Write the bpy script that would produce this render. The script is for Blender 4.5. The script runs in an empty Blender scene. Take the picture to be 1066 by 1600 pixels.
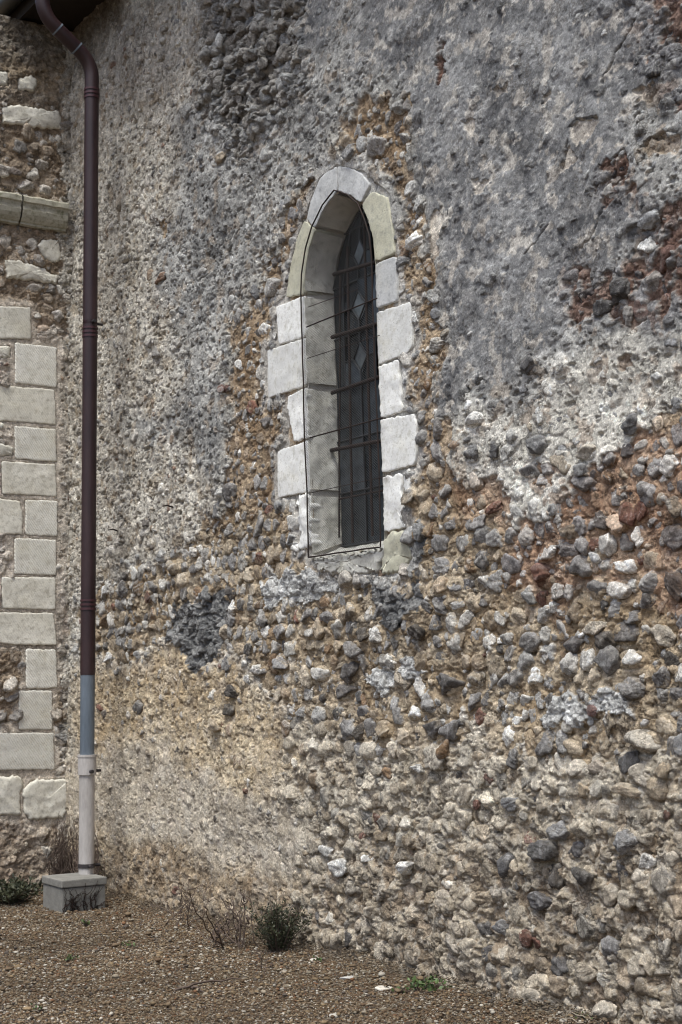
import bpy, math, random
import numpy as np
from mathutils import Matrix, Vector
random.seed(7)
rng = np.random.default_rng(11)
scene = bpy.context.scene
COL = scene.collection

# ------------------------------------------------------------------ camera
FPX, CX, CY, HORIZON, EYE, ROLL = 2300.0, 533.0, 800.0, 1070.0, 1.5, 0.014
_p = math.atan((HORIZON - CY) / FPX)
_R = np.array([1.0, 0, 0]); _U = np.array([0, -math.sin(_p), math.cos(_p)]); F_ = np.array([0, math.cos(_p), math.sin(_p)])
R_ = _R * math.cos(ROLL) - _U * math.sin(ROLL)
U_ = _U * math.cos(ROLL) + _R * math.sin(ROLL)
CAM = np.array([0, 0, EYE])
cd = bpy.data.cameras.new('camera'); cam = bpy.data.objects.new('camera', cd); COL.objects.link(cam)
M = Matrix.Identity(4)
for i in range(3):
    M[i][0] = R_[i]; M[i][1] = U_[i]; M[i][2] = -F_[i]; M[i][3] = CAM[i]
cam.matrix_world = M
cd.sensor_fit = 'VERTICAL'; cd.sensor_height = 24.0; cd.lens = FPX / 1600 * 24.0
cd.clip_start = 0.1; cd.clip_end = 5000
cd.dof.use_dof = True; cd.dof.focus_distance = 7.6; cd.dof.aperture_fstop = 3.2
scene.camera = cam
scene.cycles.pixel_filter_type = 'BLACKMAN_HARRIS'; scene.cycles.filter_width = 1.1

# ------------------------------------------------------------------ sky, light, exposure
SUN_EL, SUN_AZ = math.radians(66), math.radians(205)     # azimuth clockwise from +Y
w = bpy.data.worlds.new('World'); scene.world = w; w.use_nodes = True
nt = w.node_tree; nt.nodes.clear()
sky = nt.nodes.new('ShaderNodeTexSky'); sky.sky_type = 'NISHITA'; sky.sun_disc = False
sky.sun_elevation = SUN_EL; sky.sun_rotation = SUN_AZ
sky.air_density = 1.0; sky.dust_density = 3.5; sky.ozone_density = 1.0
bg = nt.nodes.new('ShaderNodeBackground'); bg.inputs[1].default_value = 0.105
wo = nt.nodes.new('ShaderNodeOutputWorld')
nt.links.new(sky.outputs[0], bg.inputs[0]); nt.links.new(bg.outputs[0], wo.inputs[0])
sl = bpy.data.lights.new('sun', 'SUN'); sl.energy = 1.9; sl.angle = math.radians(20); sl.color = (0.97, 1.0, 0.965)
so = bpy.data.objects.new('sun', sl); COL.objects.link(so)
sd = Vector((math.sin(SUN_AZ) * math.cos(SUN_EL), math.cos(SUN_AZ) * math.cos(SUN_EL), math.sin(SUN_EL)))
so.rotation_euler = sd.to_track_quat('Z', 'Y').to_euler(); so.location = (0, 0, 20)
vs = scene.view_settings
vs.view_transform = 'Standard'; vs.look = 'None'; vs.exposure = 0.85; vs.gamma = 1.0; vs.use_curve_mapping = False

# ------------------------------------------------------------------ the two wall planes
def ray(x, y):
    x = np.asarray(x, float); y = np.asarray(y, float)
    return (x - CX)[..., None] * R_ - (y - CY)[..., None] * U_ + FPX * F_
def gnd(x, y, z=0.0):
    d = ray(x, y); t = (z - EYE) / d[..., 2]
    return CAM + t[..., None] * d
_A = gnd(165, 1397); _B = gnd(930, 1598)
UH = (_B - _A); UH /= np.linalg.norm(UH)
NH = np.array([UH[1], -UH[0], 0.0])
if NH[1] > 0: NH = -NH
ZH = np.array([0, 0, 1.0])
def on_plane(x, y, P0, nrm):
    d = ray(x, y); t = ((P0 - CAM) @ nrm) / (d @ nrm)
    return CAM + t[..., None] * d
_c = on_plane(np.array(104.0), np.array(1381.0), _A, NH)
CORNER = np.array([_c[0], _c[1], 0.0])
def wpx(x, y, dep=0.0):
    """photo point -> (u, z) on the nave wall plane (dep = metres behind its face)"""
    P = on_plane(x, y, CORNER - NH * dep, NH) - CORNER
    return np.stack([P @ UH, P[..., 2]], -1)
def lpx(x, y, dep=0.0):
    """photo point -> (w, z) on the return wall plane"""
    P = on_plane(x, y, CORNER + UH * dep, UH) - CORNER
    return np.stack([P @ NH, P[..., 2]], -1)
def W(u, n, z):
    """wall coordinates -> world"""
    u = np.asarray(u, float); n = np.asarray(n, float); z = np.asarray(z, float)
    u, n, z = np.broadcast_arrays(u, n, z)
    return CORNER + u[..., None] * UH + n[..., None] * NH + z[..., None] * ZH
def proj(P):
    v = P - CAM; k = v @ F_
    return CX + FPX * (v @ R_) / k, CY - FPX * (v @ U_) / k

# ------------------------------------------------------------------ noise
def _hash(ix, iy, seed):
    h = (ix.astype(np.int64) * 374761393 + iy.astype(np.int64) * 668265263 + seed * 1274126177) & 0xFFFFFFFF
    h = ((h ^ (h >> 13)) * 1274126177) & 0xFFFFFFFF
    h = ((h ^ (h >> 16)) * 2246822519) & 0xFFFFFFFF
    return ((h ^ (h >> 15)) & 0xFFFFFF) / float(0xFFFFFF)
def perlin(x, y, seed=0):
    x0 = np.floor(x); y0 = np.floor(y); fx = x - x0; fy = y - y0
    sx = fx * fx * fx * (fx * (fx * 6 - 15) + 10); sy = fy * fy * fy * (fy * (fy * 6 - 15) + 10)
    def g(i, j):
        a = _hash(x0 + i, y0 + j, seed) * 6.28318
        return np.cos(a) * (fx - i) + np.sin(a) * (fy - j)
    a = g(0, 0); b = g(1, 0); c = g(0, 1); d = g(1, 1)
    return ((a + (b - a) * sx) * (1 - sy) + (c + (d - c) * sx) * sy) * 1.5
def fbm(x, y, seed=0, octv=3, gain=0.5):
    r = 0; a = 1.0; f = 1.0
    for o in range(octv):
        r = r + a * perlin(x * f + 17.3 * o, y * f - 9.1 * o, seed + o); a *= gain; f *= 2.03
    return r
def worley(x, y, seed=0, jit=0.9):
    x0 = np.floor(x); y0 = np.floor(y)
    f1 = np.full(x.shape, 9.0); f2 = np.full(x.shape, 9.0); rid = np.zeros(x.shape); ox = np.zeros(x.shape); oy = np.zeros(x.shape)
    for i in (-1, 0, 1):
        for j in (-1, 0, 1):
            cx = x0 + i; cy = y0 + j
            px = cx + 0.5 + jit * (_hash(cx, cy, seed) - 0.5); py = cy + 0.5 + jit * (_hash(cx, cy, seed + 51) - 0.5)
            dx = x - px; dy = y - py; d = np.sqrt(dx * dx + dy * dy)
            m = d < f1
            f2 = np.where(m, f1, np.minimum(f2, d))
            rid = np.where(m, _hash(cx, cy, seed + 97), rid); ox = np.where(m, dx, ox); oy = np.where(m, dy, oy)
            f1 = np.where(m, d, f1)
    return f1, f2, rid, ox, oy
def sstep(a, b, x):
    t = np.clip((x - a) / (b - a), 0, 1); return t * t * (3 - 2 * t)
def in_poly(px, py, poly):
    poly = np.asarray(poly); n = len(poly); c = np.zeros(px.shape, bool)
    for i in range(n):
        x1, y1 = poly[i]; x2, y2 = poly[(i + 1) % n]
        if y1 == y2: continue
        m = ((y1 > py) != (y2 > py)) & (px < (x2 - x1) * (py - y1) / (y2 - y1) + x1)
        c ^= m
    return c
def seg_dist(px, py, pts):
    best = np.full(px.shape, 99.0)
    for (x1, y1), (x2, y2) in zip(pts[:-1], pts[1:]):
        dx, dy = x2 - x1, y2 - y1; L = dx * dx + dy * dy + 1e-12
        t = np.clip(((px - x1) * dx + (py - y1) * dy) / L, 0, 1)
        best = np.minimum(best, np.hypot(px - x1 - t * dx, py - y1 - t * dy))
    return best

# ------------------------------------------------------------------ object helpers
def tag(o, label=None, cat=None, group=None, kind=None):
    if label: o['label'] = label
    if cat: o['category'] = cat
    if group: o['group'] = group
    if kind: o['kind'] = kind
    return o
def empty(name, loc=(0, 0, 0)):
    o = bpy.data.objects.new(name, None); COL.objects.link(o); o.location = loc; o.empty_display_size = 0.1; return o
def mesh_np(name, V, Fc, mat, parent=None, colors=None, smooth=True, origin=None):
    """V (n,3); Fc: list of int arrays (k,3|4)"""
    V = np.asarray(V, float)
    off = np.zeros(3) if origin is None else np.asarray(origin, float)
    if parent is not None: off = np.array(parent.location) + (np.array(parent.parent.location) if parent.parent else 0)
    V = V - off
    if not isinstance(Fc, (list, tuple)): Fc = [Fc]
    me = bpy.data.meshes.new(name)
    loops = np.concatenate([f.ravel() for f in Fc]).astype(np.int32)
    tot = np.concatenate([np.full(len(f), f.shape[1], np.int32) for f in Fc])
    st = np.concatenate([[0], np.cumsum(tot)[:-1]]).astype(np.int32)
    me.vertices.add(len(V)); me.vertices.foreach_set('co', V.astype(np.float32).ravel())
    me.loops.add(len(loops)); me.loops.foreach_set('vertex_index', loops)
    me.polygons.add(len(tot)); me.polygons.foreach_set('loop_start', st); me.polygons.foreach_set('loop_total', tot)
    me.polygons.foreach_set('use_smooth', np.full(len(tot), smooth))
    me.update(calc_edges=True)
    if colors is not None:
        a = me.color_attributes.new('tint', 'FLOAT_COLOR', 'POINT')
        c = np.ones((len(V), 4), np.float32); c[:, :colors.shape[1]] = colors
        a.data.foreach_set('color', c.ravel())
    me.materials.append(mat)
    o = bpy.data.objects.new(name, me); COL.objects.link(o)
    if parent is not None: o.parent = parent
    elif origin is not None: o.location = tuple(off)
    return o
class MB:
    """collects simple shapes (world coordinates) for one mesh"""
    def __init__(s): s.V = []; s.F3 = []; s.F4 = []; s.n = 0; s.C = []
    def add(s, V, F, col=None):
        V = np.asarray(V, float); F = np.asarray(F, int) + s.n
        (s.F4 if F.shape[1] == 4 else s.F3).append(F); s.V.append(V); s.n += len(V)
        if col is not None: s.C.append(np.tile(np.asarray(col, float), (len(V), 1)) if np.ndim(col) == 1 else col)
    def box(s, o, ax, ay, az):
        o = np.asarray(o, float)
        V = [o + i * np.asarray(ax) + j * np.asarray(ay) + k * np.asarray(az) for k in (0, 1) for j in (0, 1) for i in (0, 1)]
        s.add(V, [[0, 2, 3, 1], [4, 5, 7, 6], [0, 1, 5, 4], [2, 6, 7, 3], [0, 4, 6, 2], [1, 3, 7, 5]])
    def tube(s, pts, rad, k=10, cap=True, col=None):
        pts = np.asarray(pts, float); rad = np.broadcast_to(np.asarray(rad, float), (len(pts),))
        T = np.gradient(pts, axis=0); T /= np.linalg.norm(T, axis=1)[:, None] + 1e-12
        ref = np.array([0.3, 0.2, 1.0]) if abs(T[0][2]) < 0.8 else np.array([1.0, 0.2, 0.1])
        a = np.cross(T[0], ref); a /= np.linalg.norm(a); V = []
        ang = np.arange(k) * 2 * math.pi / k
        for i in range(len(pts)):
            a = a - T[i] * (a @ T[i]); a /= np.linalg.norm(a) + 1e-12; b = np.cross(T[i], a)
            V.append(pts[i] + rad[i] * (np.cos(ang)[:, None] * a + np.sin(ang)[:, None] * b))
        V = np.concatenate(V); F = []
        for i in range(len(pts) - 1):
            for j in range(k):
                F.append([i * k + j, i * k + (j + 1) % k, (i + 1) * k + (j + 1) % k, (i + 1) * k + j])
        s.add(V, F, col)
        if cap:
            n0 = s.n
            for e, base in ((0, 0), (1, (len(pts) - 1) * k)):
                ring = V[base:base + k]; C = ring.mean(0)
                s.add(np.concatenate([ring, [C]]), [[j, (j + 1) % k, k] if e else [(j + 1) % k, j, k] for j in range(k)], col)
    def build(s, name, mat, parent=None, smooth=True, origin=None):
        F = []
        if s.F4: F.append(np.concatenate(s.F4))
        if s.F3: F.append(np.concatenate(s.F3))
        return mesh_np(name, np.concatenate(s.V), F, mat, parent, np.concatenate(s.C) if s.C else None, smooth, origin)
def icosphere(sub):
    t = (1 + 5 ** .5) / 2
    V = [(-1, t, 0), (1, t, 0), (-1, -t, 0), (1, -t, 0), (0, -1, t), (0, 1, t), (0, -1, -t), (0, 1, -t), (t, 0, -1), (t, 0, 1), (-t, 0, -1), (-t, 0, 1)]
    F = [(0, 11, 5), (0, 5, 1), (0, 1, 7), (0, 7, 10), (0, 10, 11), (1, 5, 9), (5, 11, 4), (11, 10, 2), (10, 7, 6), (7, 1, 8), (3, 9, 4), (3, 4, 2), (3, 2, 6), (3, 6, 8), (3, 8, 9), (4, 9, 5), (2, 4, 11), (6, 2, 10), (8, 6, 7), (9, 8, 1)]
    V = [np.array(v) / np.linalg.norm(v) for v in V]
    for _ in range(sub):
        c = {}; G = []
        def mid(a, b):
            k = (min(a, b), max(a, b))
            if k not in c:
                m = V[a] + V[b]; V.append(m / np.linalg.norm(m)); c[k] = len(V) - 1
            return c[k]
        for a, b, d in F:
            x, y, z = mid(a, b), mid(b, d), mid(d, a)
            G += [(a, x, z), (b, y, x), (d, z, y), (x, y, z)]
        F = G
    return np.array(V), np.array(F)

# ------------------------------------------------------------------ materials
def newmat(name):
    m = bpy.data.materials.new(name); m.use_nodes = True; t = m.node_tree; t.nodes.clear()
    o = t.nodes.new('ShaderNodeOutputMaterial'); b = t.nodes.new('ShaderNodeBsdfPrincipled'); t.links.new(b.outputs[0], o.inputs[0])
    return m, t, b
def nd(t, typ, **kw):
    n = t.nodes.new(typ)
    for k, v in kw.items(): setattr(n, k, v)
    return n
def noise(t, scale, detail=3, rough=0.6, coord=None):
    n = nd(t, 'ShaderNodeTexNoise'); n.inputs['Scale'].default_value = scale; n.inputs['Detail'].default_value = detail; n.inputs['Roughness'].default_value = rough
    if coord is not None: t.links.new(coord, n.inputs['Vector'])
    return n
def ramp(t, src, stops):
    r = nd(t, 'ShaderNodeValToRGB'); e = r.color_ramp.elements
    while len(e) < len(stops): e.new(0.5)
    for k, (p, c) in zip(e, stops):
        k.position = p; k.color = (*c, 1) if len(c) == 3 else c
    t.links.new(src, r.inputs[0]); return r
def mixc(t, fac, a, b, mode='MIX'):
    m = nd(t, 'ShaderNodeMix', data_type='RGBA', blend_type=mode)
    for s, v in ((m.inputs['Factor'], fac), (m.inputs['A'], a), (m.inputs['B'], b)):
        if hasattr(v, 'is_linked'): t.links.new(v, s)
        elif isinstance(v, (int, float)): s.default_value = v
        else: s.default_value = (*v, 1)
    return m.outputs['Result']
def grey(v): return (v, v, v)
def masonry_mat(name, speck=0.5, bump=0.9):
    """colour attribute 'tint' broken up by fine grain"""
    m, t, b = newmat(name)
    at = nd(t, 'ShaderNodeAttribute', attribute_name='tint')
    geo = nd(t, 'ShaderNodeTexCoord')
    n1 = noise(t, 46, 6, .72, geo.outputs['Object']); n2 = noise(t, 170, 3, .7, geo.outputs['Object']); n3 = noise(t, 95, 2, .5, geo.outputs['Object'])
    r1 = ramp(t, n1.outputs['Fac'], [(.28, grey(.72)), (.5, grey(1.0)), (.72, grey(1.25))])
    r2 = ramp(t, n2.outputs['Fac'], [(.3, grey(.70)), (.5, grey(1.0)), (.7, grey(1.28))])
    c = mixc(t, .8, at.outputs['Color'], r1.outputs[0], 'MULTIPLY')
    c = mixc(t, .8, c, r2.outputs[0], 'MULTIPLY')
    r3 = ramp(t, n3.outputs['Fac'], [(.66, grey(0)), (.74, grey(speck))])
    c = mixc(t, r3.outputs[0], c, (.50, .48, .45))
    vg = nd(t, 'ShaderNodeTexVoronoi'); vg.inputs['Scale'].default_value = 120; t.links.new(geo.outputs['Object'], vg.inputs['Vector'])
    sg = nd(t, 'ShaderNodeSeparateColor'); t.links.new(vg.outputs['Color'], sg.inputs[0])
    rg_ = ramp(t, sg.outputs[0], [(0, grey(.62)), (.25, grey(.92)), (.8, grey(1.08)), (1, grey(1.55))]); c = mixc(t, .75, c, rg_.outputs[0], 'MULTIPLY')
    n4 = noise(t, 17, 6, .72, geo.outputs['Object']); r4 = ramp(t, n4.outputs['Fac'], [(.36, grey(.66)), (.5, grey(1.0)), (.64, grey(1.28))])
    c = mixc(t, .75, c, r4.outputs[0], 'MULTIPLY')
    n6 = noise(t, 12, 5, .6, geo.outputs['Object']); n7 = noise(t, 3.1, 3, .6, geo.outputs['Object'])
    r6 = ramp(t, n6.outputs['Fac'], [(.47, grey(0)), (.496, grey(1)), (.504, grey(1)), (.53, grey(0))]); r7 = ramp(t, n7.outputs['Fac'], [(.47, grey(0)), (.60, grey(.55))])
    cr = nd(t, 'ShaderNodeMath', operation='MULTIPLY'); t.links.new(r6.outputs[0], cr.inputs[0]); t.links.new(r7.outputs[0], cr.inputs[1])
    c = mixc(t, cr.outputs[0], c, (.085, .07, .055))
    n5 = noise(t, 23, 6, .75, geo.outputs['Object']); r5 = ramp(t, n5.outputs['Fac'], [(.58, grey(0)), (.68, grey(.28))])
    c = mixc(t, r5.outputs[0], c, (.47, .44, .39))
    t.links.new(c, b.inputs['Base Color']); b.inputs['Roughness'].default_value = .93; b.inputs['Specular IOR Level'].default_value = .18
    bp = nd(t, 'ShaderNodeBump'); t.links.new(at.outputs['Alpha'], bp.inputs['Strength']); bp.inputs['Distance'].default_value = .008
    ad = nd(t, 'ShaderNodeMath', operation='ADD'); t.links.new(n2.outputs['Fac'], ad.inputs[0]); t.links.new(sg.outputs[0], ad.inputs[1]); ad2 = nd(t, 'ShaderNodeMath', operation='MULTIPLY_ADD'); t.links.new(cr.outputs[0], ad2.inputs[0]); ad2.inputs[1].default_value = -1.2; t.links.new(ad.outputs[0], ad2.inputs[2])
    t.links.new(ad2.outputs[0], bp.inputs['Height']); t.links.new(bp.outputs[0], b.inputs['Normal'])
    return m
def limestone_mat(name, ca, cb, stain, tool=0.0, bump=.5, tool_dir=(1, 1)):
    m, t, b = newmat(name)
    co = nd(t, 'ShaderNodeTexCoord'); P = co.outputs['Object']
    oi = nd(t, 'ShaderNodeObjectInfo')
    n1 = noise(t, 9, 5, .6, P); n2 = noise(t, 90, 4, .7, P); n3 = noise(t, 30, 3, .6, P)
    c = ramp(t, n1.outputs['Fac'], [(.35, ca), (.65, cb)]).outputs[0]
    v = ramp(t, oi.outputs['Random'], [(0, grey(.86)), (1, grey(1.06))]).outputs[0]
    c = mixc(t, 1.0, c, v, 'MULTIPLY')
    r3 = ramp(t, n3.outputs['Fac'], [(.50, grey(0)), (.74, grey(.75))])
    c = mixc(t, r3.outputs[0], c, stain)
    n5 = noise(t, 4.5, 7, .68, P); r5 = ramp(t, n5.outputs['Fac'], [(.52, grey(0)), (.64, grey(.34))])
    c = mixc(t, r5.outputs[0], c, tuple(q * k for q, k in zip(ca, (.80, .76, .64))))
    n6 = noise(t, 13, 6, .7, P); r6 = ramp(t, n6.outputs['Fac'], [(.60, grey(0)), (.66, grey(.55))])
    c = mixc(t, r6.outputs[0], c, stain)
    r2 = ramp(t, n2.outputs['Fac'], [(.3, grey(.7)), (.45, grey(1)), (.75, grey(1.1))])
    c = mixc(t, .8, c, r2.outputs[0], 'MULTIPLY')
    vo = nd(t, 'ShaderNodeTexVoronoi'); vo.inputs['Scale'].default_value = 55; t.links.new(P, vo.inputs['Vector'])
    pit = ramp(t, vo.outputs['Distance'], [(.08, grey(.25)), (.17, grey(1))])
    pm = ramp(t, n1.outputs['Fac'], [(.44, grey(0)), (.56, grey(.9))])
    c = mixc(t, pm.outputs[0], c, mixc(t, 1.0, c, pit.outputs[0], 'MULTIPLY'))
    t.links.new(c, b.inputs['Base Color']); b.inputs['Roughness'].default_value = .9; b.inputs['Specular IOR Level'].default_value = .2
    bp = nd(t, 'ShaderNodeBump'); bp.inputs['Strength'].default_value = bump; bp.inputs['Distance'].default_value = .005
    h = n2.outputs['Fac']
    if tool:
        wv = nd(t, 'ShaderNodeTexWave', wave_type='BANDS', bands_direction='DIAGONAL'); wv.inputs['Scale'].default_value = 22; wv.inputs['Distortion'].default_value = 2.5; wv.inputs['Detail'].default_value = 2
        t.links.new(P, wv.inputs['Vector'])
        a = nd(t, 'ShaderNodeMath', operation='MULTIPLY_ADD'); a.inputs[1].default_value = tool
        t.links.new(wv.outputs['Fac'], a.inputs[0]); t.links.new(h, a.inputs[2]); h = a.outputs[0]
    t.links.new(h, bp.inputs['Height']); t.links.new(bp.outputs[0], b.inputs['Normal'])
    return m
def plain_mat(name, ca, cb, scale=12, rough=.6, metal=0, bump=.2, spec=.4, stretch=None):
    m, t, b = newmat(name)
    co = nd(t, 'ShaderNodeTexCoord'); P = co.outputs['Object']
    if stretch:
        mp = nd(t, 'ShaderNodeMapping'); mp.inputs['Scale'].default_value = stretch; t.links.new(P, mp.inputs['Vector']); P = mp.outputs[0]
    n = noise(t, scale, 5, .65, P); n2 = noise(t, scale * 9, 3, .6, P)
    c = ramp(t, n.outputs['Fac'], [(.3, ca), (.7, cb)]).outputs[0]
    r2 = ramp(t, n2.outputs['Fac'], [(.3, grey(.8)), (.7, grey(1.15))])
    c = mixc(t, .7, c, r2.outputs[0], 'MULTIPLY')
    t.links.new(c, b.inputs['Base Color'])
    rr = ramp(t, n.outputs['Fac'], [(.3, grey(rough * .85)), (.7, grey(min(1, rough * 1.15)))]); t.links.new(rr.outputs[0], b.inputs['Roughness'])
    b.inputs['Metallic'].default_value = metal; b.inputs['Specular IOR Level'].default_value = spec
    bp = nd(t, 'ShaderNodeBump'); bp.inputs['Strength'].default_value = bump; bp.inputs['Distance'].default_value = .004
    t.links.new(n2.outputs['Fac'], bp.inputs['Height']); t.links.new(bp.outputs[0], b.inputs['Normal'])
    return m
MAT = {}
MAT['masonry'] = masonry_mat('rubble_masonry')
MAT['white_stone'] = limestone_mat('white_limestone', (.70, .69, .66), (.83, .825, .795), (.46, .44, .38), bump=.45)
MAT['yellow_stone'] = limestone_mat('yellow_limestone', (.43, .415, .32), (.56, .54, .43), (.30, .29, .25))
MAT['grey_stone'] = limestone_mat('greyed_limestone', (.50, .50, .49), (.66, .66, .65), (.30, .30, .30))
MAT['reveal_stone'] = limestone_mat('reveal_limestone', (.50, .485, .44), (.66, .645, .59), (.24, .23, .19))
MAT['tooled_stone'] = limestone_mat('tooled_limestone', (.70, .675, .60), (.79, .765, .70), (.52, .48, .40), tool=1.1)
MAT['old_stone'] = limestone_mat('weathered_limestone', (.60, .57, .49), (.78, .75, .67), (.36, .33, .265), tool=.2)
MAT['mossy_stone'] = limestone_mat('mossy_limestone', (.33, .31, .24), (.46, .44, .37), (.12, .12, .06))
MAT['core'] = plain_mat('wall_core', (.16, .12, .08), (.22, .17, .12), 6, .95, 0, .5, .1)
MAT['joint'] = plain_mat('lime_joint', (.42, .39, .34), (.54, .51, .46), 9, .95, 0, .4, .1)
MAT['brown_metal'] = plain_mat('brown_coated_metal', (.018, .008, .010), (.040, .019, .020), 8, .45, 0, .05, .45, (1, 1, .25))
MAT['brown_joint'] = plain_mat('brown_joint_metal', (.045, .016, .020), (.06, .022, .026), 8, .42, 0, .05, .45)
MAT['zinc'] = plain_mat('grey_zinc', (.11, .135, .165), (.17, .20, .235), 6, .55, .15, .08, .4, (1, 1, .2))
MAT['pale_pvc'] = plain_mat('pale_plastic', (.36, .335, .315), (.52, .49, .47), 7, .5, 0, .05, .4, (1, 1, .25))
MAT['dark_clamp'] = plain_mat('dark_clamp', (.03, .028, .03), (.06, .05, .05), 20, .6, .3, .1)
MAT['concrete'] = plain_mat('grey_concrete', (.16, .155, .14), (.25, .24, .22), 10, .95, 0, .5, .15)
MAT['iron'] = plain_mat('rusty_iron', (.012, .009, .008), (.036, .019, .014), 30, .75, .2, .3)
MAT['wire'] = plain_mat('wire', (.09, .088, .085), (.14, .135, .13), 30, .6, .4, .1)
MAT['lead'] = plain_mat('lead', (.03, .032, .036), (.05, .052, .056), 25, .5, .3, .2)
MAT['timber'] = plain_mat('dark_timber', (.018, .014, .011), (.035, .026, .02), 8, .85, 0, .3, .2, (1, 6, 1))
MAT['gutter'] = plain_mat('gutter_metal', (.035, .034, .030), (.05, .05, .046), 5, .5, .1, .1)
MAT['tile'] = plain_mat('roof_tile', (.10, .055, .04), (.17, .10, .07), 9, .9, 0, .4)
def leaf_mat(name, a, b_):
    m, t, b = newmat(name)
    at = nd(t, 'ShaderNodeNewGeometry')
    r = ramp(t, at.outputs['Random Per Island'], [(0, a), (1, b_)])
    t.links.new(r.outputs[0], b.inputs['Base Color']); b.inputs['Roughness'].default_value = .6
    b.inputs['Subsurface Weight'].default_value = 0.0
    return m
MAT['shrub'] = leaf_mat('shrub_leaf', (.016, .022, .010), (.060, .062, .028))
MAT['weed'] = leaf_mat('weed_leaf', (.045, .085, .02), (.10, .15, .045))
MAT['twig'] = plain_mat('dead_twig', (.075, .052, .040), (.13, .095, .075), 30, .9, 0, .3)
MAT['pale_twig'] = plain_mat('pale_dead_stem', (.22, .18, .14), (.32, .27, .21), 30, .9, 0, .3)
def tint_mat(name):
    m, t, b = newmat(name)
    at = nd(t, 'ShaderNodeAttribute', attribute_name='tint'); co = nd(t, 'ShaderNodeTexCoord')
    n = noise(t, 120, 3, .6, co.outputs['Object']); r = ramp(t, n.outputs['Fac'], [(.3, grey(.75)), (.7, grey(1.2))])
    t.links.new(mixc(t, .8, at.outputs['Color'], r.outputs[0], 'MULTIPLY'), b.inputs['Base Color']); b.inputs['Roughness'].default_value = .85; b.inputs['Specular IOR Level'].default_value = .25
    return m
MAT['pebble'] = tint_mat('gravel_pebble')
def glass_mat(name, k):
    m, t, b = newmat(name)
    g = nd(t, 'ShaderNodeNewGeometry'); co = nd(t, 'ShaderNodeTexCoord')
    r = ramp(t, g.outputs['Random Per Island'], [(0, (.10, .118, .128)), (1, (.19, .217, .233))]) if k == 0 else ramp(t, g.outputs['Random Per Island'], [(0, (.012 * k * (1 + k / 3), .015 * k * (1 + k / 3), .018 * k * (1 + k / 3))), (.6, (.035 * k, .042 * k, .049 * k)), (1, (.10 * k, .115 * k, .13 * k))])
    n = noise(t, 14, 3, .6, co.outputs['Object']); rr = ramp(t, n.outputs['Fac'], [(.3, grey(.6)), (.7, grey(1.3))])
    t.links.new(mixc(t, 1, r.outputs[0], rr.outputs[0], 'MULTIPLY'), b.inputs['Base Color']); b.inputs['Roughness'].default_value = .24; b.inputs['Specular IOR Level'].default_value = .38
    bp = nd(t, 'ShaderNodeBump'); bp.inputs['Strength'].default_value = .25; bp.inputs['Distance'].default_value = .01
    t.links.new(n.outputs['Fac'], bp.inputs['Height']); t.links.new(bp.outputs[0], b.inputs['Normal'])
    return m
MAT['glass'] = glass_mat('dark_leaded_glass', 0.75); MAT['pale_glass'] = glass_mat('pale_leaded_glass', 0)
def ground_mat():
    m, t, b = newmat('gravel_ground')
    co = nd(t, 'ShaderNodeTexCoord'); P = co.outputs['Object']
    v = nd(t, 'ShaderNodeTexVoronoi'); v.inputs['Scale'].default_value = 85; t.links.new(P, v.inputs['Vector'])
    sx = nd(t, 'ShaderNodeSeparateColor'); t.links.new(v.outputs['Color'], sx.inputs[0])
    r = ramp(t, sx.outputs[0], [(0, (.050, .035, .023)), (.4, (.105, .073, .047)), (.75, (.165, .118, .080)), (1, (.29, .24, .18))])
    n = noise(t, 1.3, 5, .6, P); rr = ramp(t, n.outputs['Fac'], [(.3, grey(.7)), (.7, grey(1.15))])
    t.links.new(mixc(t, 1, r.outputs[0], rr.outputs[0], 'MULTIPLY'), b.inputs['Base Color']); b.inputs['Roughness'].default_value = .95; b.inputs['Specular IOR Level'].default_value = .15
    bp = nd(t, 'ShaderNodeBump'); bp.inputs['Strength'].default_value = .9; bp.inputs['Distance'].default_value = .012; bp.invert = True
    t.links.new(v.outputs['Distance'], bp.inputs['Height']); t.links.new(bp.outputs[0], b.inputs['Normal'])
    return m
MAT['ground'] = ground_mat()

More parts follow.
